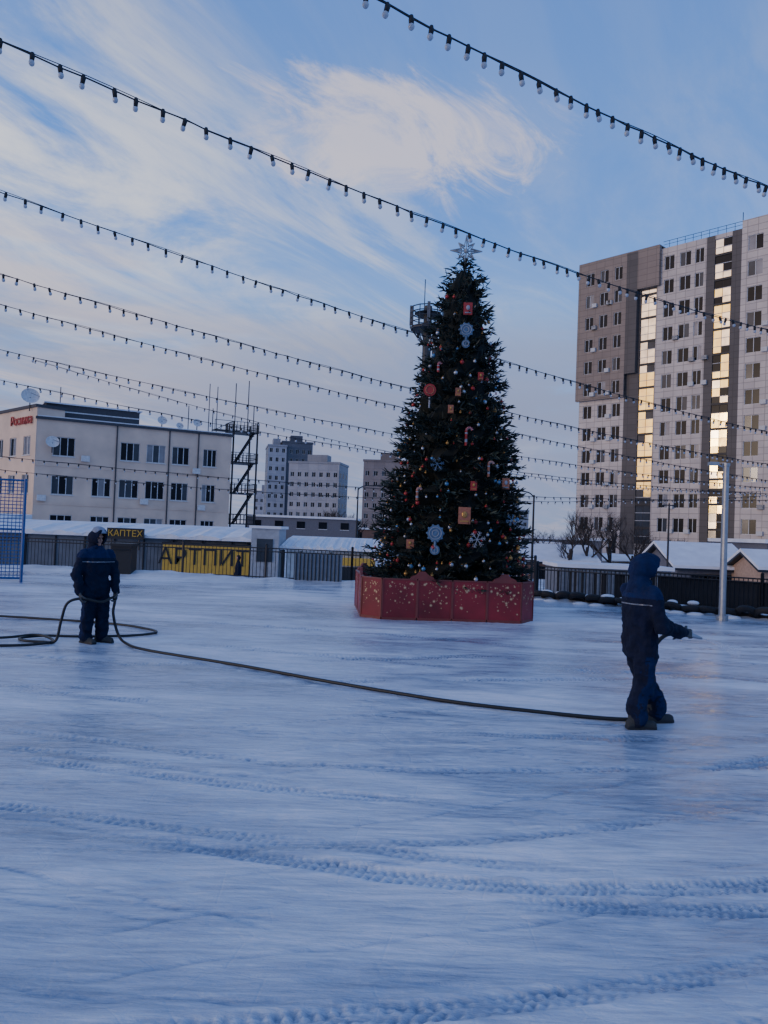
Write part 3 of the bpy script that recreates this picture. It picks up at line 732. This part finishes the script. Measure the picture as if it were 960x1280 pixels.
# ------------------------------------------------------------------ christmas tree
TX,TY=1.56,18.05
ct=empty('christmas_tree',(TX,TY,0))
prz=[.5,.76,1.23,3.1,5.0,6.5,7.4,7.9,8.2];prr=[1.55,1.76,1.75,1.44,1.02,.71,.50,.30,.04]
def TR(z): return float(np.interp(z,prz,prr))
def TC(z): return .13*max(0,z)/8.0
fol=mat('fir_needles',(.012,.022,.017),.65,var=.55,scale=2.2);fol2=mat('fir_needles_light',(.026,.046,.036),.65,var=.5,scale=3)
Vv=[];Ff=[];Mi=[]
rnd=random.Random(5)
def sprig(p,d,ln,wd_,cnt,m):
    for i in range(cnt):
        dd=(d+Vector((rnd.uniform(-.75,.75),rnd.uniform(-.75,.75),rnd.uniform(-.6,.6)))).normalized()
        sd=dd.cross(Vector((rnd.uniform(-1,1),rnd.uniform(-1,1),rnd.uniform(-1,1)))).normalized()*wd_
        l_=ln*rnd.uniform(.7,1.25);o=len(Vv)
        Vv.extend([tuple(p-sd*.5),tuple(p+sd*.5),tuple(p+dd*l_*.6+sd*.6),tuple(p+dd*l_),tuple(p+dd*l_*.6-sd*.6)])
        Ff.append((o,o+1,o+2,o+3,o+4));Mi.append(m)
z=.62
while z<8.1:
    Rz=TR(z);cnt=max(5,int(Rz*19))
    for i in range(cnt):
        th=rnd.uniform(0,2*math.pi);zz=z+rnd.uniform(-.09,.09)
        rl=TR(zz)*rnd.choice([.8,.88,.95,1.0,1.04,1.12]);rl+=rnd.uniform(-.05,.06)
        dv=Vector((math.cos(th),math.sin(th),0));base_=Vector((TC(zz),0,zz+.12))
        steps=max(3,int(rl/.085))
        for s_ in range(steps):
            t=.35+.65*s_/(steps-1)
            p=base_+dv*rl*t+Vector((0,0,-.22*t*rl*.6+.12*t**4))
            side=dv.cross(Vector((0,0,1)))*rnd.uniform(-.13,.13)*rl*(1.3-t)*1.2
            sprig(p+side,(dv*.8+side*2+Vector((0,0,.15))).normalized(),.14 if t<.97 else .18,.026,4,1 if rnd.random()<.2 else 0)
    z+=.12
for i in range(60):
    zz=rnd.uniform(7.8,8.3);sprig(Vector((TC(zz)+rnd.uniform(-.04,.04),rnd.uniform(-.04,.04),zz)),Vector((rnd.uniform(-.5,.5),rnd.uniform(-.5,.5),.8)),.13,.025,4,0)
me=bpy.data.meshes.new('foliage');me.from_pydata(Vv,[],Ff);me.materials.append(fol);me.materials.append(fol2);me.polygons.foreach_set('material_index',Mi)
o=bpy.data.objects.new('foliage',me);scene.collection.objects.link(o);o.parent=ct
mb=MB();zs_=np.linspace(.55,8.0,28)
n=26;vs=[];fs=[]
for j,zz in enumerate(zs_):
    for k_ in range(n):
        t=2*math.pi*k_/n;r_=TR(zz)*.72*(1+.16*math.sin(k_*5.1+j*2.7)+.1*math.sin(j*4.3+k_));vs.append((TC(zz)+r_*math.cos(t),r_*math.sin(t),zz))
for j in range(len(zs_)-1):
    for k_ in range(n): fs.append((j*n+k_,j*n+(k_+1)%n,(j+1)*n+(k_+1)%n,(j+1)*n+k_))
mb.add(vs,fs,0);mb.obj('dark_core',[mat('fir_dark_core',(.006,.010,.008),.9)],ct)  # added core against see-through, the crown's inner shade painted into its colour
mb=MB();mb.tube([(0,0,0),(TC(4),0,4),(TC(8),0,8.1)],[.12,.08,.02],10,0);mb.obj('trunk',[barkm],ct)
om=[mat('ball_silver',(.45,.47,.5),.3,.7,var=0),mat('ball_red',(.34,.025,.025),.25,.2,var=0),mat('ball_gold',(.45,.25,.07),.3,.6,var=0),
    mat('ball_blue',(.09,.22,.38),.25,.4,var=0),mat('orn_copper',(.36,.13,.07),.5,.2,var=.2,scale=20),mat('orn_paleblue',(.09,.15,.24),.5,.1,var=.3,scale=14),mat('orn_white',(.28,.30,.34),.5,var=.1)]
mb=MB()
def surf(th,z,k_=1.0): r_=TR(z)*k_;return Vector((TC(z)+r_*math.cos(th),r_*math.sin(th),z))
for i in range(540):
    zz=.9+6.9*(1-math.sqrt(rnd.random())) if rnd.random()<.7 else rnd.uniform(.9,7.8)
    p=surf(rnd.uniform(0,2*math.pi),zz,rnd.uniform(.93,1.04));r_=rnd.choice([.022,.028,.035,.04,.05])
    mb.ell(p,r_,rnd.choice([0,0,0,0,1,1,1,2,2,3]),8,6);mb.tube([p+Vector((0,0,r_)),p+Vector((0,0,r_+.02))],.012,5,2)
mb.obj('balls',om,ct,smooth=True)
def face_at(px_,z_,k_=1.06):
    r_=TR(z_)*k_;xx=max(-r_*.95,min(r_*.95,px_));return Vector((TC(z_)+xx,-math.sqrt(r_*r_-xx*xx),z_))
mb=MB()
def disc(c,r,m,n=20,t=.02):
    c=Vector(c);mb.tube([c+Vector((0,-t,0)),c+Vector((0,t,0))],r,n,m)
def dec_lolly(c,s_,m):
    disc(c,s_,m);torus(mb,c+Vector((0,-.03,0)),s_*.75,.009,6,20,5);torus(mb,c+Vector((0,-.03,0)),s_*.4,.009,6,16,5)
    mb.tube([c+Vector((0,0,-s_)),c+Vector((0,0,-s_*2.6))],.03,6,m);disc(c+Vector((0,0,-s_*2.1)),s_*.62,m);torus(mb,c+Vector((0,-.03,-s_*2.1)),s_*.4,.009,6,16,5)
    for i in range(10):
        t=2*math.pi*i/10;mb.ell(c+Vector((s_*1.02*math.cos(t),0,s_*1.02*math.sin(t))),s_*.16,m,6,5)
dec_lolly(face_at(-.48,1.85),.17,5);dec_lolly(face_at(.03,6.45,1.2),.15,5)
c=face_at(-.72,5.05,1.15);disc(c,.14,1);torus(mb,c+Vector((0,-.03,0)),.09,.012,4,16,5);mb.tube([c+Vector((0,0,-.16)),c+Vector((0,0,-.4))],.02,6,6)
def plaque(c,w_,h_,m,m2):
    x,y,z=c;mb.box(x-w_,x+w_,y-.03,y+.02,z-h_,z+h_,m);mb.box(x-w_*.7,x+w_*.7,y-.045,y-.032,z-h_*.75,z-h_*.6,m2);mb.ell((x,y-.04,z+.02),(w_*.45,.02,h_*.4),m2,8,6)
plaque(face_at(.12,2.25),.13,.18,4,2);plaque(face_at(.05,6.95,1.3),.10,.14,1,6)
def cane(c,s_,m=1):
    pts=[c+Vector((0,0,-s_)),c+Vector((0,0,0)),c+Vector((0,0,s_*.5))]+[c+Vector((s_*.3-s_*.3*math.cos(t),0,s_*.5+s_*.3*math.sin(t))) for t in np.linspace(.3,3.0,7)]
    mb.tube(pts,.028,7,m)
    for i in range(len(pts)-1): q=(pts[i]+pts[i+1])/2;mb.tube([q-(pts[i+1]-pts[i])*.15,q+(pts[i+1]-pts[i])*.15],.030,7,6)
cane(face_at(.10,4.0,1.1),.22,1);cane(face_at(-.55,5.6,1.1),.12,1);cane(face_at(.62,3.3,1.1),.18,4);cane(face_at(-.9,2.7,1.1),.15,4)
def flake(c,s_,m=6):
    for i in range(6):
        t=math.pi*i/3+.2;d=Vector((math.cos(t),0,math.sin(t)));mb.tube([c,c+d*s_],.008,5,m)
        for q in (.5,.75):
            for sg in (-1,1):
                d2=Vector((math.cos(t+sg*.9),0,math.sin(t+sg*.9)));mb.tube([c+d*s_*q,c+d*s_*q+d2*s_*.3],.006,4,m)
flake(face_at(.40,1.75,1.12),.18);flake(face_at(-.5,3.35,1.1),.15,5);flake(face_at(1.2,2.2,1.1),.13,5)
plaque(face_at(1.05,3.0),.08,.12,4,6);plaque(face_at(-.25,4.6),.06,.09,4,2);plaque(face_at(.4,5.4),.06,.09,1,2);plaque(face_at(-.1,5.0),.06,.09,4,2);plaque(face_at(.3,2.9),.07,.1,1,2);plaque(face_at(-1.0,1.6),.08,.1,4,2)
mb.obj('decorations',om,ct)
mb=MB();sc_=Vector((TC(8.2)+.02,0,8.56))
for i in range(8):
    t=math.pi*i/4+math.pi/2;L_=.38 if i%2==0 else .27;d=Vector((math.cos(t),0,math.sin(t)));n_=Vector((-d.z,0,d.x))
    tip=sc_+d*L_;aa=sc_+d*.1+n_*.055;bb=sc_+d*.1-n_*.055
    for y_ in (-.03,.03):
        o_=Vector((0,y_,0));mb.tube([aa+o_*1,tip],.013,5,0);mb.tube([bb+o_,tip],.013,5,0);mb.tube([sc_+o_,tip],.010,5,0)
mb.ell(sc_,.06,0,8,6);mb.tube([sc_,Vector((TC(8),0,7.9))],.018,6,0);mb.obj('star_topper',[mat('star_silver',(.30,.33,.36),.5,.3,var=0)],ct)
bx=empty('decorative_planter',(1.36,18.05,0),R(5));red=mat('red_panel',(.19,.010,.018),.5,var=.45,scale=1.4);gold=mat('gold_print',(.55,.40,.22),.5,var=.1);redd=mat('red_trim',(.17,.035,.03),.5)
poly=[(-1.50,-1.75),(-.75,-1.75),(0,-1.75),(.75,-1.75),(1.50,-1.75),(1.90,-1.25),(1.90,0),(1.90,1.25),(1.5,1.75),(0,1.75),(-1.5,1.75),(-1.90,1.25),(-1.90,0),(-1.90,-1.25)]
mb=MB()
for i in range(len(poly)):
    a=Vector(poly[i]+(0,));b_=Vector(poly[(i+1)%len(poly)]+(0,));d=(b_-a);L_=d.length;d.normalize();n_=Vector((d.y,-d.x,0))
    def Q(u,z,o=0): p=a+d*u+n_*o;return (p.x,p.y,z)
    mb.add([Q(.012,.03),Q(L_-.012,.03),Q(L_-.012,.84),Q(.012,.84),Q(.012,.03,-.04),Q(L_-.012,.03,-.04),Q(L_-.012,.84,-.04),Q(.012,.84,-.04)],
      [(0,1,2,3),(4,7,6,5),(0,4,5,1),(3,2,6,7),(0,3,7,4),(1,5,6,2)],0)
    for (u0,u1,z0,z1) in ((.012,L_-.012,.84,.87),(.012,L_-.012,-.02,.05),(.0,.025,.05,.84),(L_-.025,L_,.05,.84)):
        mb.add([Q(u0,z0,.012),Q(u1,z0,.012),Q(u1,z1,.012),Q(u0,z1,.012),Q(u0,z0,-.05),Q(u1,z0,-.05),Q(u1,z1,-.05),Q(u0,z1,-.05)],
          [(0,1,2,3),(4,7,6,5),(0,4,5,1),(3,2,6,7),(0,3,7,4),(1,5,6,2)],2)
    for q in range(int(L_*62)):
        u=rnd.uniform(.07,L_-.07);z_=.12+.68*math.sqrt(rnd.random());s_=rnd.choice([.008,.012,.015,.02,.03,.042]);npt=8 if s_>.02 else 4
        c=[]
        for k_ in range(npt*2):
            t=math.pi*k_/npt;r_=s_ if k_%2==0 else s_*.32
            c.append(Q(u+r_*math.cos(t),z_+r_*math.sin(t),.003+q*.00004))
        mb.add(c,[tuple(range(npt*2))],1)
    if i in (1,3,8,10,12):
        uc=0.1 if i in(1,) else L_*.5
        pts=[Q(uc-.26,.87)]+[Q(uc+.26*math.cos(t),.87+.10*math.sin(t)+ (.06 if abs(t-math.pi/2)<.3 else 0)) for t in np.linspace(math.pi,0,13)]
        f_=[Vector(p) for p in pts];m_=len(f_);bk=[p-n_*.04 for p in f_];mb.add([p+n_*.01 for p in f_]+bk,[tuple(reversed(range(m_))),tuple(range(m_,2*m_))]+[(k_,(k_+1)%m_,m_+(k_+1)%m_,m_+k_) for k_ in range(m_)],2)
mb.obj('panels',[red,gold,redd],bx)
mb=MB();mb.add([(x,y,.70) for x,y in poly],[tuple(range(len(poly)))],0);mb.obj('deck',[snow],bx)
# ------------------------------------------------------------------ people
navy=mat('navy_workwear',(.006,.009,.028),.9,var=.3,scale=9,bump=.35,bscale=55,spec=.25);blue=mat('blue_workwear',(.007,.015,.062),.9,var=.25,scale=9,bump=.35,bscale=55,spec=.25)
refl=mat('reflective_tape',(.17,.19,.23),.35,.2,var=.2,scale=12);skinm=mat('skin',(.36,.20,.14),.55,var=.1);bootm=mat('felt_boots',(.03,.036,.04),.85,var=.2,bump=.3);glove=mat('work_glove',(.06,.065,.07),.85,var=.3,scale=30)
eyem=mat('eye',(.02,.015,.012),.2,var=0);lipm=mat('lip',(.3,.12,.1),.5,var=0);greyh=mat('pale_cap',(.24,.27,.34),.8,var=.2,scale=20)
def remesh(mb,name,mats,vox,parent,smooth_it=2,disp=0,matfn=None,clampz=None,dscale=.07):
    ob=mb.obj(name+'_src',mats);md=ob.modifiers.new('r','REMESH');md.mode='VOXEL';md.voxel_size=vox
    sm=ob.modifiers.new('s','SMOOTH');sm.iterations=smooth_it;sm.factor=.5
    if disp:
        tx=bpy.data.textures.new('folds','CLOUDS');tx.noise_scale=dscale;tx.noise_depth=2
        dm=ob.modifiers.new('d','DISPLACE');dm.texture=tx;dm.strength=disp;dm.mid_level=.5
    bpy.context.view_layer.update();dg=bpy.context.evaluated_depsgraph_get()
    me=bpy.data.meshes.new_from_object(ob.evaluated_get(dg));me.name=name
    if clampz is not None:
        for v in me.vertices:
            if v.co.z<clampz:v.co.z=clampz
    me.materials.clear()
    for m_ in mats:me.materials.append(m_)
    mi=[0]*len(me.polygons)
    if matfn:
        for p in me.polygons: mi[p.index]=matfn(p.center,p.normal)
    me.polygons.foreach_set('material_index',mi)
    me.polygons.foreach_set('use_smooth',[True]*len(me.polygons))
    no=bpy.data.objects.new(name,me);scene.collection.objects.link(no);no.parent=parent
    bpy.data.objects.remove(ob);return no
def hand(mb,W,d,n,t,curl=.55,s=1.1):
    W=Vector(W);d=Vector(d).normalized();n=Vector(n);n=(n-d*n.dot(d)).normalized();t=Vector(t);t=(t-d*t.dot(d)-n*t.dot(n)).normalized()
    for k_ in range(4):
        o=t*(.03-.02*k_)*s;mb.cap(W+o*.7,W+o+d*.085*s,.019*s,.0135*s,0,8)
    for k_,ln in enumerate((.072,.08,.075,.058)):
        p=W+t*(.033-.022*k_)*s+d*.088*s;a=curl*.6
        for q,fr in enumerate((.45,.32,.25)):
            dd=d*math.cos(a)+n*math.sin(a);p2=p+dd*ln*fr*s*1.1;mb.cap(p,p2,.0105*s-.001*q,.0095*s-.001*q,0,8);p=p2;a+=curl
    p=W+d*.02*s+t*.028*s
    for dd,ln in ((d*.65+t*.65+n*.35,.045),(d*.75+t*.1+n*.75,.035),(d*.6-t*.2+n*.8,.024)):
        dd.normalize();p2=p+dd*ln*s;mb.cap(p,p2,.0135*s,.011*s,0,8);p=p2
def head(parent,c,yaw,pitch,cap_=None,scale=1.0):
    e=bpy.data.objects.new('head',None);scene.collection.objects.link(e);e.parent=parent;e.location=c;e.rotation_euler=(0,pitch,yaw);e.scale=(scale,)*3
    mb=MB();mb.ell((-.01,0,.03),(.095,.075,.105),0,16,12);mb.ell((.025,0,-.04),(.065,.055,.075),0,14,10);mb.cap((.07,0,-.095),(.055,0,-.08),.025,.03,0)
    mb.cap((.088,0,.02),(.108,0,-.022),.009,.015,0,8);mb.cap((.078,-.035,.035),(.078,.035,.035),.013,.013,0,8)
    for s_ in(-1,1): mb.ell((-.01,s_*.075,-.005),(.02,.01,.03),0,8,6);mb.ell((.06,s_*.035,-.025),(.025,.02,.022),0,8,6)
    mb.cap((-.01,0,-.04),(-.02,0,-.17),.055,.06,0);mb.cap((.088,-.018,-.055),(.088,.018,-.055),.008,.008,0,8)
    remesh(mb,'face',[skinm],.005,e,2)
    mb=MB()
    for s_ in(-1,1): mb.ell((.082,s_*.031,.012),.0105,0,8,6)
    mb.ell((.0945,0,-.056),(.004,.022,.003),1,8,5);mb.obj('eyes',[eyem,lipm],e,True)
    mb=MB();hr=.020
    prof=[(.112,.080,.104,.034),(.088,.089,.114,.03),(.065,.098,.124,.024),(.04,.103,.13,.02),(.01,.106,.133,.017),(-.02,.106,.132,.012),(-.05,.102,.128,.004),(-.08,.092,.118,-.004),(-.105,.075,.1,-.01),(-.125,.05,.07,-.015)]
    pa=np.array(prof);xs_=np.linspace(.112,-.125,24)
    for x_ in xs_:
        ry,rz,zc=(float(np.interp(-x_,-pa[:,0],pa[:,k])) for k in (1,2,3))
        pts=[(x_+(.012 if abs(t)<1 else 0),ry*math.sin(t),zc+rz*math.cos(t)) for t in np.linspace(-2.35,2.35,22)]
        if x_>.095: pts=[p for p,t in zip(pts,np.linspace(-2.35,2.35,22)) if abs(t)<1.5]
        for i in range(len(pts)-1): mb.cap(pts[i],pts[i+1],hr,hr,0,8)
    mb.ell((-.1,0,-.01),(.045,.07,.1),0,14,10)
    mb.loft([(-.04,0,-.27,.105,.14),(-.03,0,-.2,.11,.13),(-.025,0,-.14,.105,.112),(-.03,0,-.085,.10,.10)],24,0)
    mb.cap((.06,-.05,-.14),(.06,.05,-.14),.035,.035,0)
    remesh(mb,'hood',[blue if cap_ is None else navy],.0075,e,7,.022,None,None,.08)
    if cap_:
        mb=MB();mb.ell((.0,0,.075),(.118,.095,.085),0,20,14,skip=lambda q:q.z<.0 or q.x<-.04);o=mb.obj('cap',[greyh],e,True);o.location=(.02,0,.012);o.scale=(1.18,1.12,1.12)
        sd=o.modifiers.new('s','SOLIDIFY');sd.thickness=.012
    return e
def boots(parent,specs):
    for (x,y,z,yw,pt) in specs:
        mb=MB();mb.cap((-.055,0,.05),(.07,0,.055),.052,.052);mb.cap((.02,0,.045),(.165,0,.038),.05,.045);mb.cap((-.02,.0,.08),(-.025,0,.2),.06,.062);mb.cap((0,0,.1),(.08,0,.06),.05,.04)
        mb.box(-.10,.20,-.045,.045,0,.03)
        o=remesh(mb,'boot',[bootm,blackp],.009,parent,2,0,lambda c,n:1 if c.z<.032 else 0,0.0);o.location=(x,y,z);o.rotation_euler=(0,pt,yw)
def person(name,loc,yaw,P):
    e=empty(name,loc,yaw);mb=MB()
    lean=P['lean'];hx=P['hip'];hz=.88
    def tx(z): return hx[0]+(z-hz)*lean
    secs=[(tx(.70),0,.70,.135,.195),(tx(.78),0,.78,.15,.212),(tx(.86),0,.86,.162,.218),(tx(.95),0,.95,.150,.20),(tx(1.0),0,1.0,.142,.19),(tx(1.06),0,1.06,.158,.205),(tx(1.18),0,1.18,.165,.225),(tx(1.30),0,1.30,.155,.222),(tx(1.37),0,1.37,.128,.197),(tx(1.42),0,1.42,.095,.13),(tx(1.47),0,1.47,.08,.09)]
    mb.loft(secs,24,0)
    for s_,leg in ((-1,P['legR']),(1,P['legL'])):
        h=Vector((hx[0],s_*.1,.84));kn=Vector(leg[0]);an=Vector(leg[1])
        mb.cap(h,kn,.124,.100);mb.cap(kn,an+Vector((0,0,.06)),.102,.092);mb.cap(an+Vector((0,0,.02)),an+Vector((.01,0,-.05)),.098,.092)
        mb.cap(kn+Vector((.012,0,.04)),kn+Vector((.0,0,-.08)),.104,.098)
        mb.cap(an+Vector((.0,0,.1)),an+Vector((.02,0,.06)),.102,.097)
    for s_,arm in ((-1,P['armR']),(1,P['armL'])):
        sh=Vector((tx(1.34),s_*.19,1.335));el=Vector(arm[0]);wr=Vector(arm[1])
        mb.cap(sh,el,.090,.076);mb.cap(el,wr,.078,.058);mb.cap(el,el+(sh-el)*.15,.084,.082)
        c=(wr-el).normalized();mb.cap(wr-c*.03,wr-c*.005,.060,.057)
    def mf(c,n):
        z=c.z
        arm=(abs(c.y)>.25 or c.x>tx(z)+.22) and .75<z<1.25
        if not arm:
            if 1.222<z<1.24 : return 2
            if z>1.29:return 1
            if z<.72 and n.y*(1 if c.y>0 else -1)>.86: return 1
            return 0
        return 0
    remesh(mb,'body',[navy,blue,refl],.0115,e,3,.065,mf,None,.11)
    boots(e,P['boots'])
    mb=MB()
    for a in P['hands']: hand(mb,*a)
    remesh(mb,'gloved_hands',[glove],.0055,e,1)
    head(e,(tx(1.56)+P.get('hx',0),0,1.585),P.get('hy',0),P.get('hp',0),P.get('cap'),P.get('hs',1))
    return e
RW=(2.64,7.80,0);ryaw=R(18)
person('worker_person',RW,ryaw,dict(lean=-.02,hip=(0,0),legR=((-.03,-.11,.47),(-.10,-.11,.15)),legL=((.12,.10,.48),(.25,.07,.15)),
  armR=((.03,-.29,1.03),(.34,-.22,.97)),armL=((.12,.27,1.05),(.31,.06,.97)),
  boots=[(-.10,-.11,0,R(-14),0),(.25,.07,0.0,R(-12),R(-3))],
  hands=[((.355,-.215,.965),(.95,.15,-.15),(.1,.75,-.2),(.1,-.1,1),.75,1.1),((.32,.055,.965),(.7,-.6,-.3),(.1,-.6,-.5),(.3,.2,1),.8,1.1)],
  hy=R(-6),hp=R(8),hx=.03,hs=.97))
LW=(-4.34,11.7,0);lyaw=R(-45)
person('worker_person',LW,lyaw,dict(lean=-.02,hip=(0,0),legR=((.02,-.10,.48),(-.01,-.11,.15)),legL=((.03,.11,.48),(.01,.12,.15)),
  armR=((-.02,-.29,1.05),(.08,-.28,.78)),armL=((.02,.29,1.05),(.16,.25,.79)),
  boots=[(-.01,-.11,0,R(14),0),(.01,.12,0,R(34),0)],
  hands=[((.085,-.275,.76),(.25,.1,-1),(.2,.9,.1),(1,0,.2),.8,1.1),((.165,.245,.77),(.2,-.1,-1),(.2,-.9,.1),(1,0,.2),.8,1.1)],
  hy=R(14),hp=R(6),cap=True,hs=.97))
def small_person(loc,yaw):
    e=empty('pedestrian_person',loc,yaw);mb=MB();mb.loft([(0,0,.8,.14,.19),(0,0,1.0,.13,.18),(0,0,1.25,.14,.21),(0,0,1.42,.09,.14),(0,0,1.5,.06,.07)],14)
    for s_ in(-1,1):
        mb.cap((0,s_*.09,.85),(.05*s_,s_*.09,.45),.095,.07);mb.cap((.05*s_,s_*.09,.45),(.1*s_,s_*.09,.08),.07,.05);mb.cap((.1*s_,s_*.09,.05),(.1*s_+.14,s_*.09,.04),.05,.04)
        mb.cap((0,s_*.2,1.36),(.02,s_*.26,1.08),.06,.05);mb.cap((.02,s_*.26,1.08),(.12,s_*.24,.86),.05,.04)
    mb.cap((0,0,1.5),(0,0,1.58),.05,.05);mb.ell((0,0,1.64),(.1,.085,.12))
    remesh(mb,'body',[navy,skinm],.016,e,2,0,lambda c,n:1 if (1.56<c.z<1.68 and n.x>.4) else 0)
small_person((-6.05,32.4,-1.15),R(200))
# ------------------------------------------------------------------ hose, nozzle, spray
def loc2w(o,yaw,p): 
    c,s_=math.cos(yaw),math.sin(yaw);return Vector((o[0]+p[0]*c-p[1]*s_,o[1]+p[0]*s_+p[1]*c,p[2]))
rg=.026
lhR=loc2w(LW,lyaw,(.14,-.245,.69));lhL=loc2w(LW,lyaw,(.20,.215,.69))
rh=loc2w(RW,ryaw,(.43,-.175,.94));rh2=loc2w(RW,ryaw,(.36,.01,.92))
hp=[(-9,14.4,rg),(-7.05,14.2,rg),(-6.1,14.05,rg),(-4.8,13.75,rg),(-4.05,13.3,rg),(-3.72,12.85,rg),(-4.0,12.4,rg),(-4.7,12.1,rg),(-5.2,12.05,rg),(-5.45,11.75,rg),(-5.3,11.5,rg),(-5.0,11.45,rg),(-4.80,11.45,.05),
    (-4.72,11.42,.35),(-4.62,11.38,.62)]+[tuple(lhR),tuple((lhR+lhL)/2+Vector((.05,-.05,-.05))),tuple(lhL)]+[(-4.05,11.70,.45),(-3.98,11.75,.14),(-3.80,11.6,rg),(-3.3,11.05,rg),(-1.83,10.15,rg),(-.50,9.24,rg),(.785,8.47,rg),(1.77,8.1,rg),(2.45,7.93,rg),(2.66,7.90,.06),(2.78,7.96,.18),(2.86,8.2,.5),(2.92,8.12,.78),tuple(rh2),tuple(rh)]
rubh=mat('hose_rubber',(.008,.010,.011),.5,var=.2)
mb=MB();mb.tube(spline(hp,14),.021,10,0);mb.obj('water_hose',[rubh],smooth=True)
mb=MB();mb.tube(spline([(-9,10.6,rg),(-6.3,10.85,rg),(-5.3,11.0,rg),(-4.95,11.25,rg),(-4.9,11.6,rg),(-5.3,11.9,rg+.03),(-5.9,11.6,rg),(-8,11.2,rg)],12),.021,10,0);mb.obj('water_hose',[rubh],smooth=True)
nd=Vector((.97,.10,-.24)).normalized()
mb=MB();mb.tube([rh-nd*.06,rh+nd*.04,rh+nd*.05,rh+nd*.12,rh+nd*.16],[.019,.019,.026,.018,.011],12,0);mb.cap(rh+nd*.05,rh+nd*.045+Vector((0,0,.05)),.012,.01,0);mb.obj('spray_nozzle',[steel],smooth=True)
mb=MB();tip=rh+nd*.17
for i in range(700):
    t=random.random()**.8*.40;sp_=t*.14;dd=Vector((random.gauss(0,sp_*.5),random.gauss(0,sp_*.5),random.gauss(0,sp_*.5)))
    p=tip+nd*t+Vector((0,0,-t*t*.35))+dd;mb.ell(p,(.004,.0022,.0022),0,5,4)
wat=mat('water_droplets',(.75,.8,.88),.1,0,var=0,spec=.9,alpha=.5);mb.obj('water_spray',[wat])
print('verts ground',nx*ny,'foliage',len(Ff))
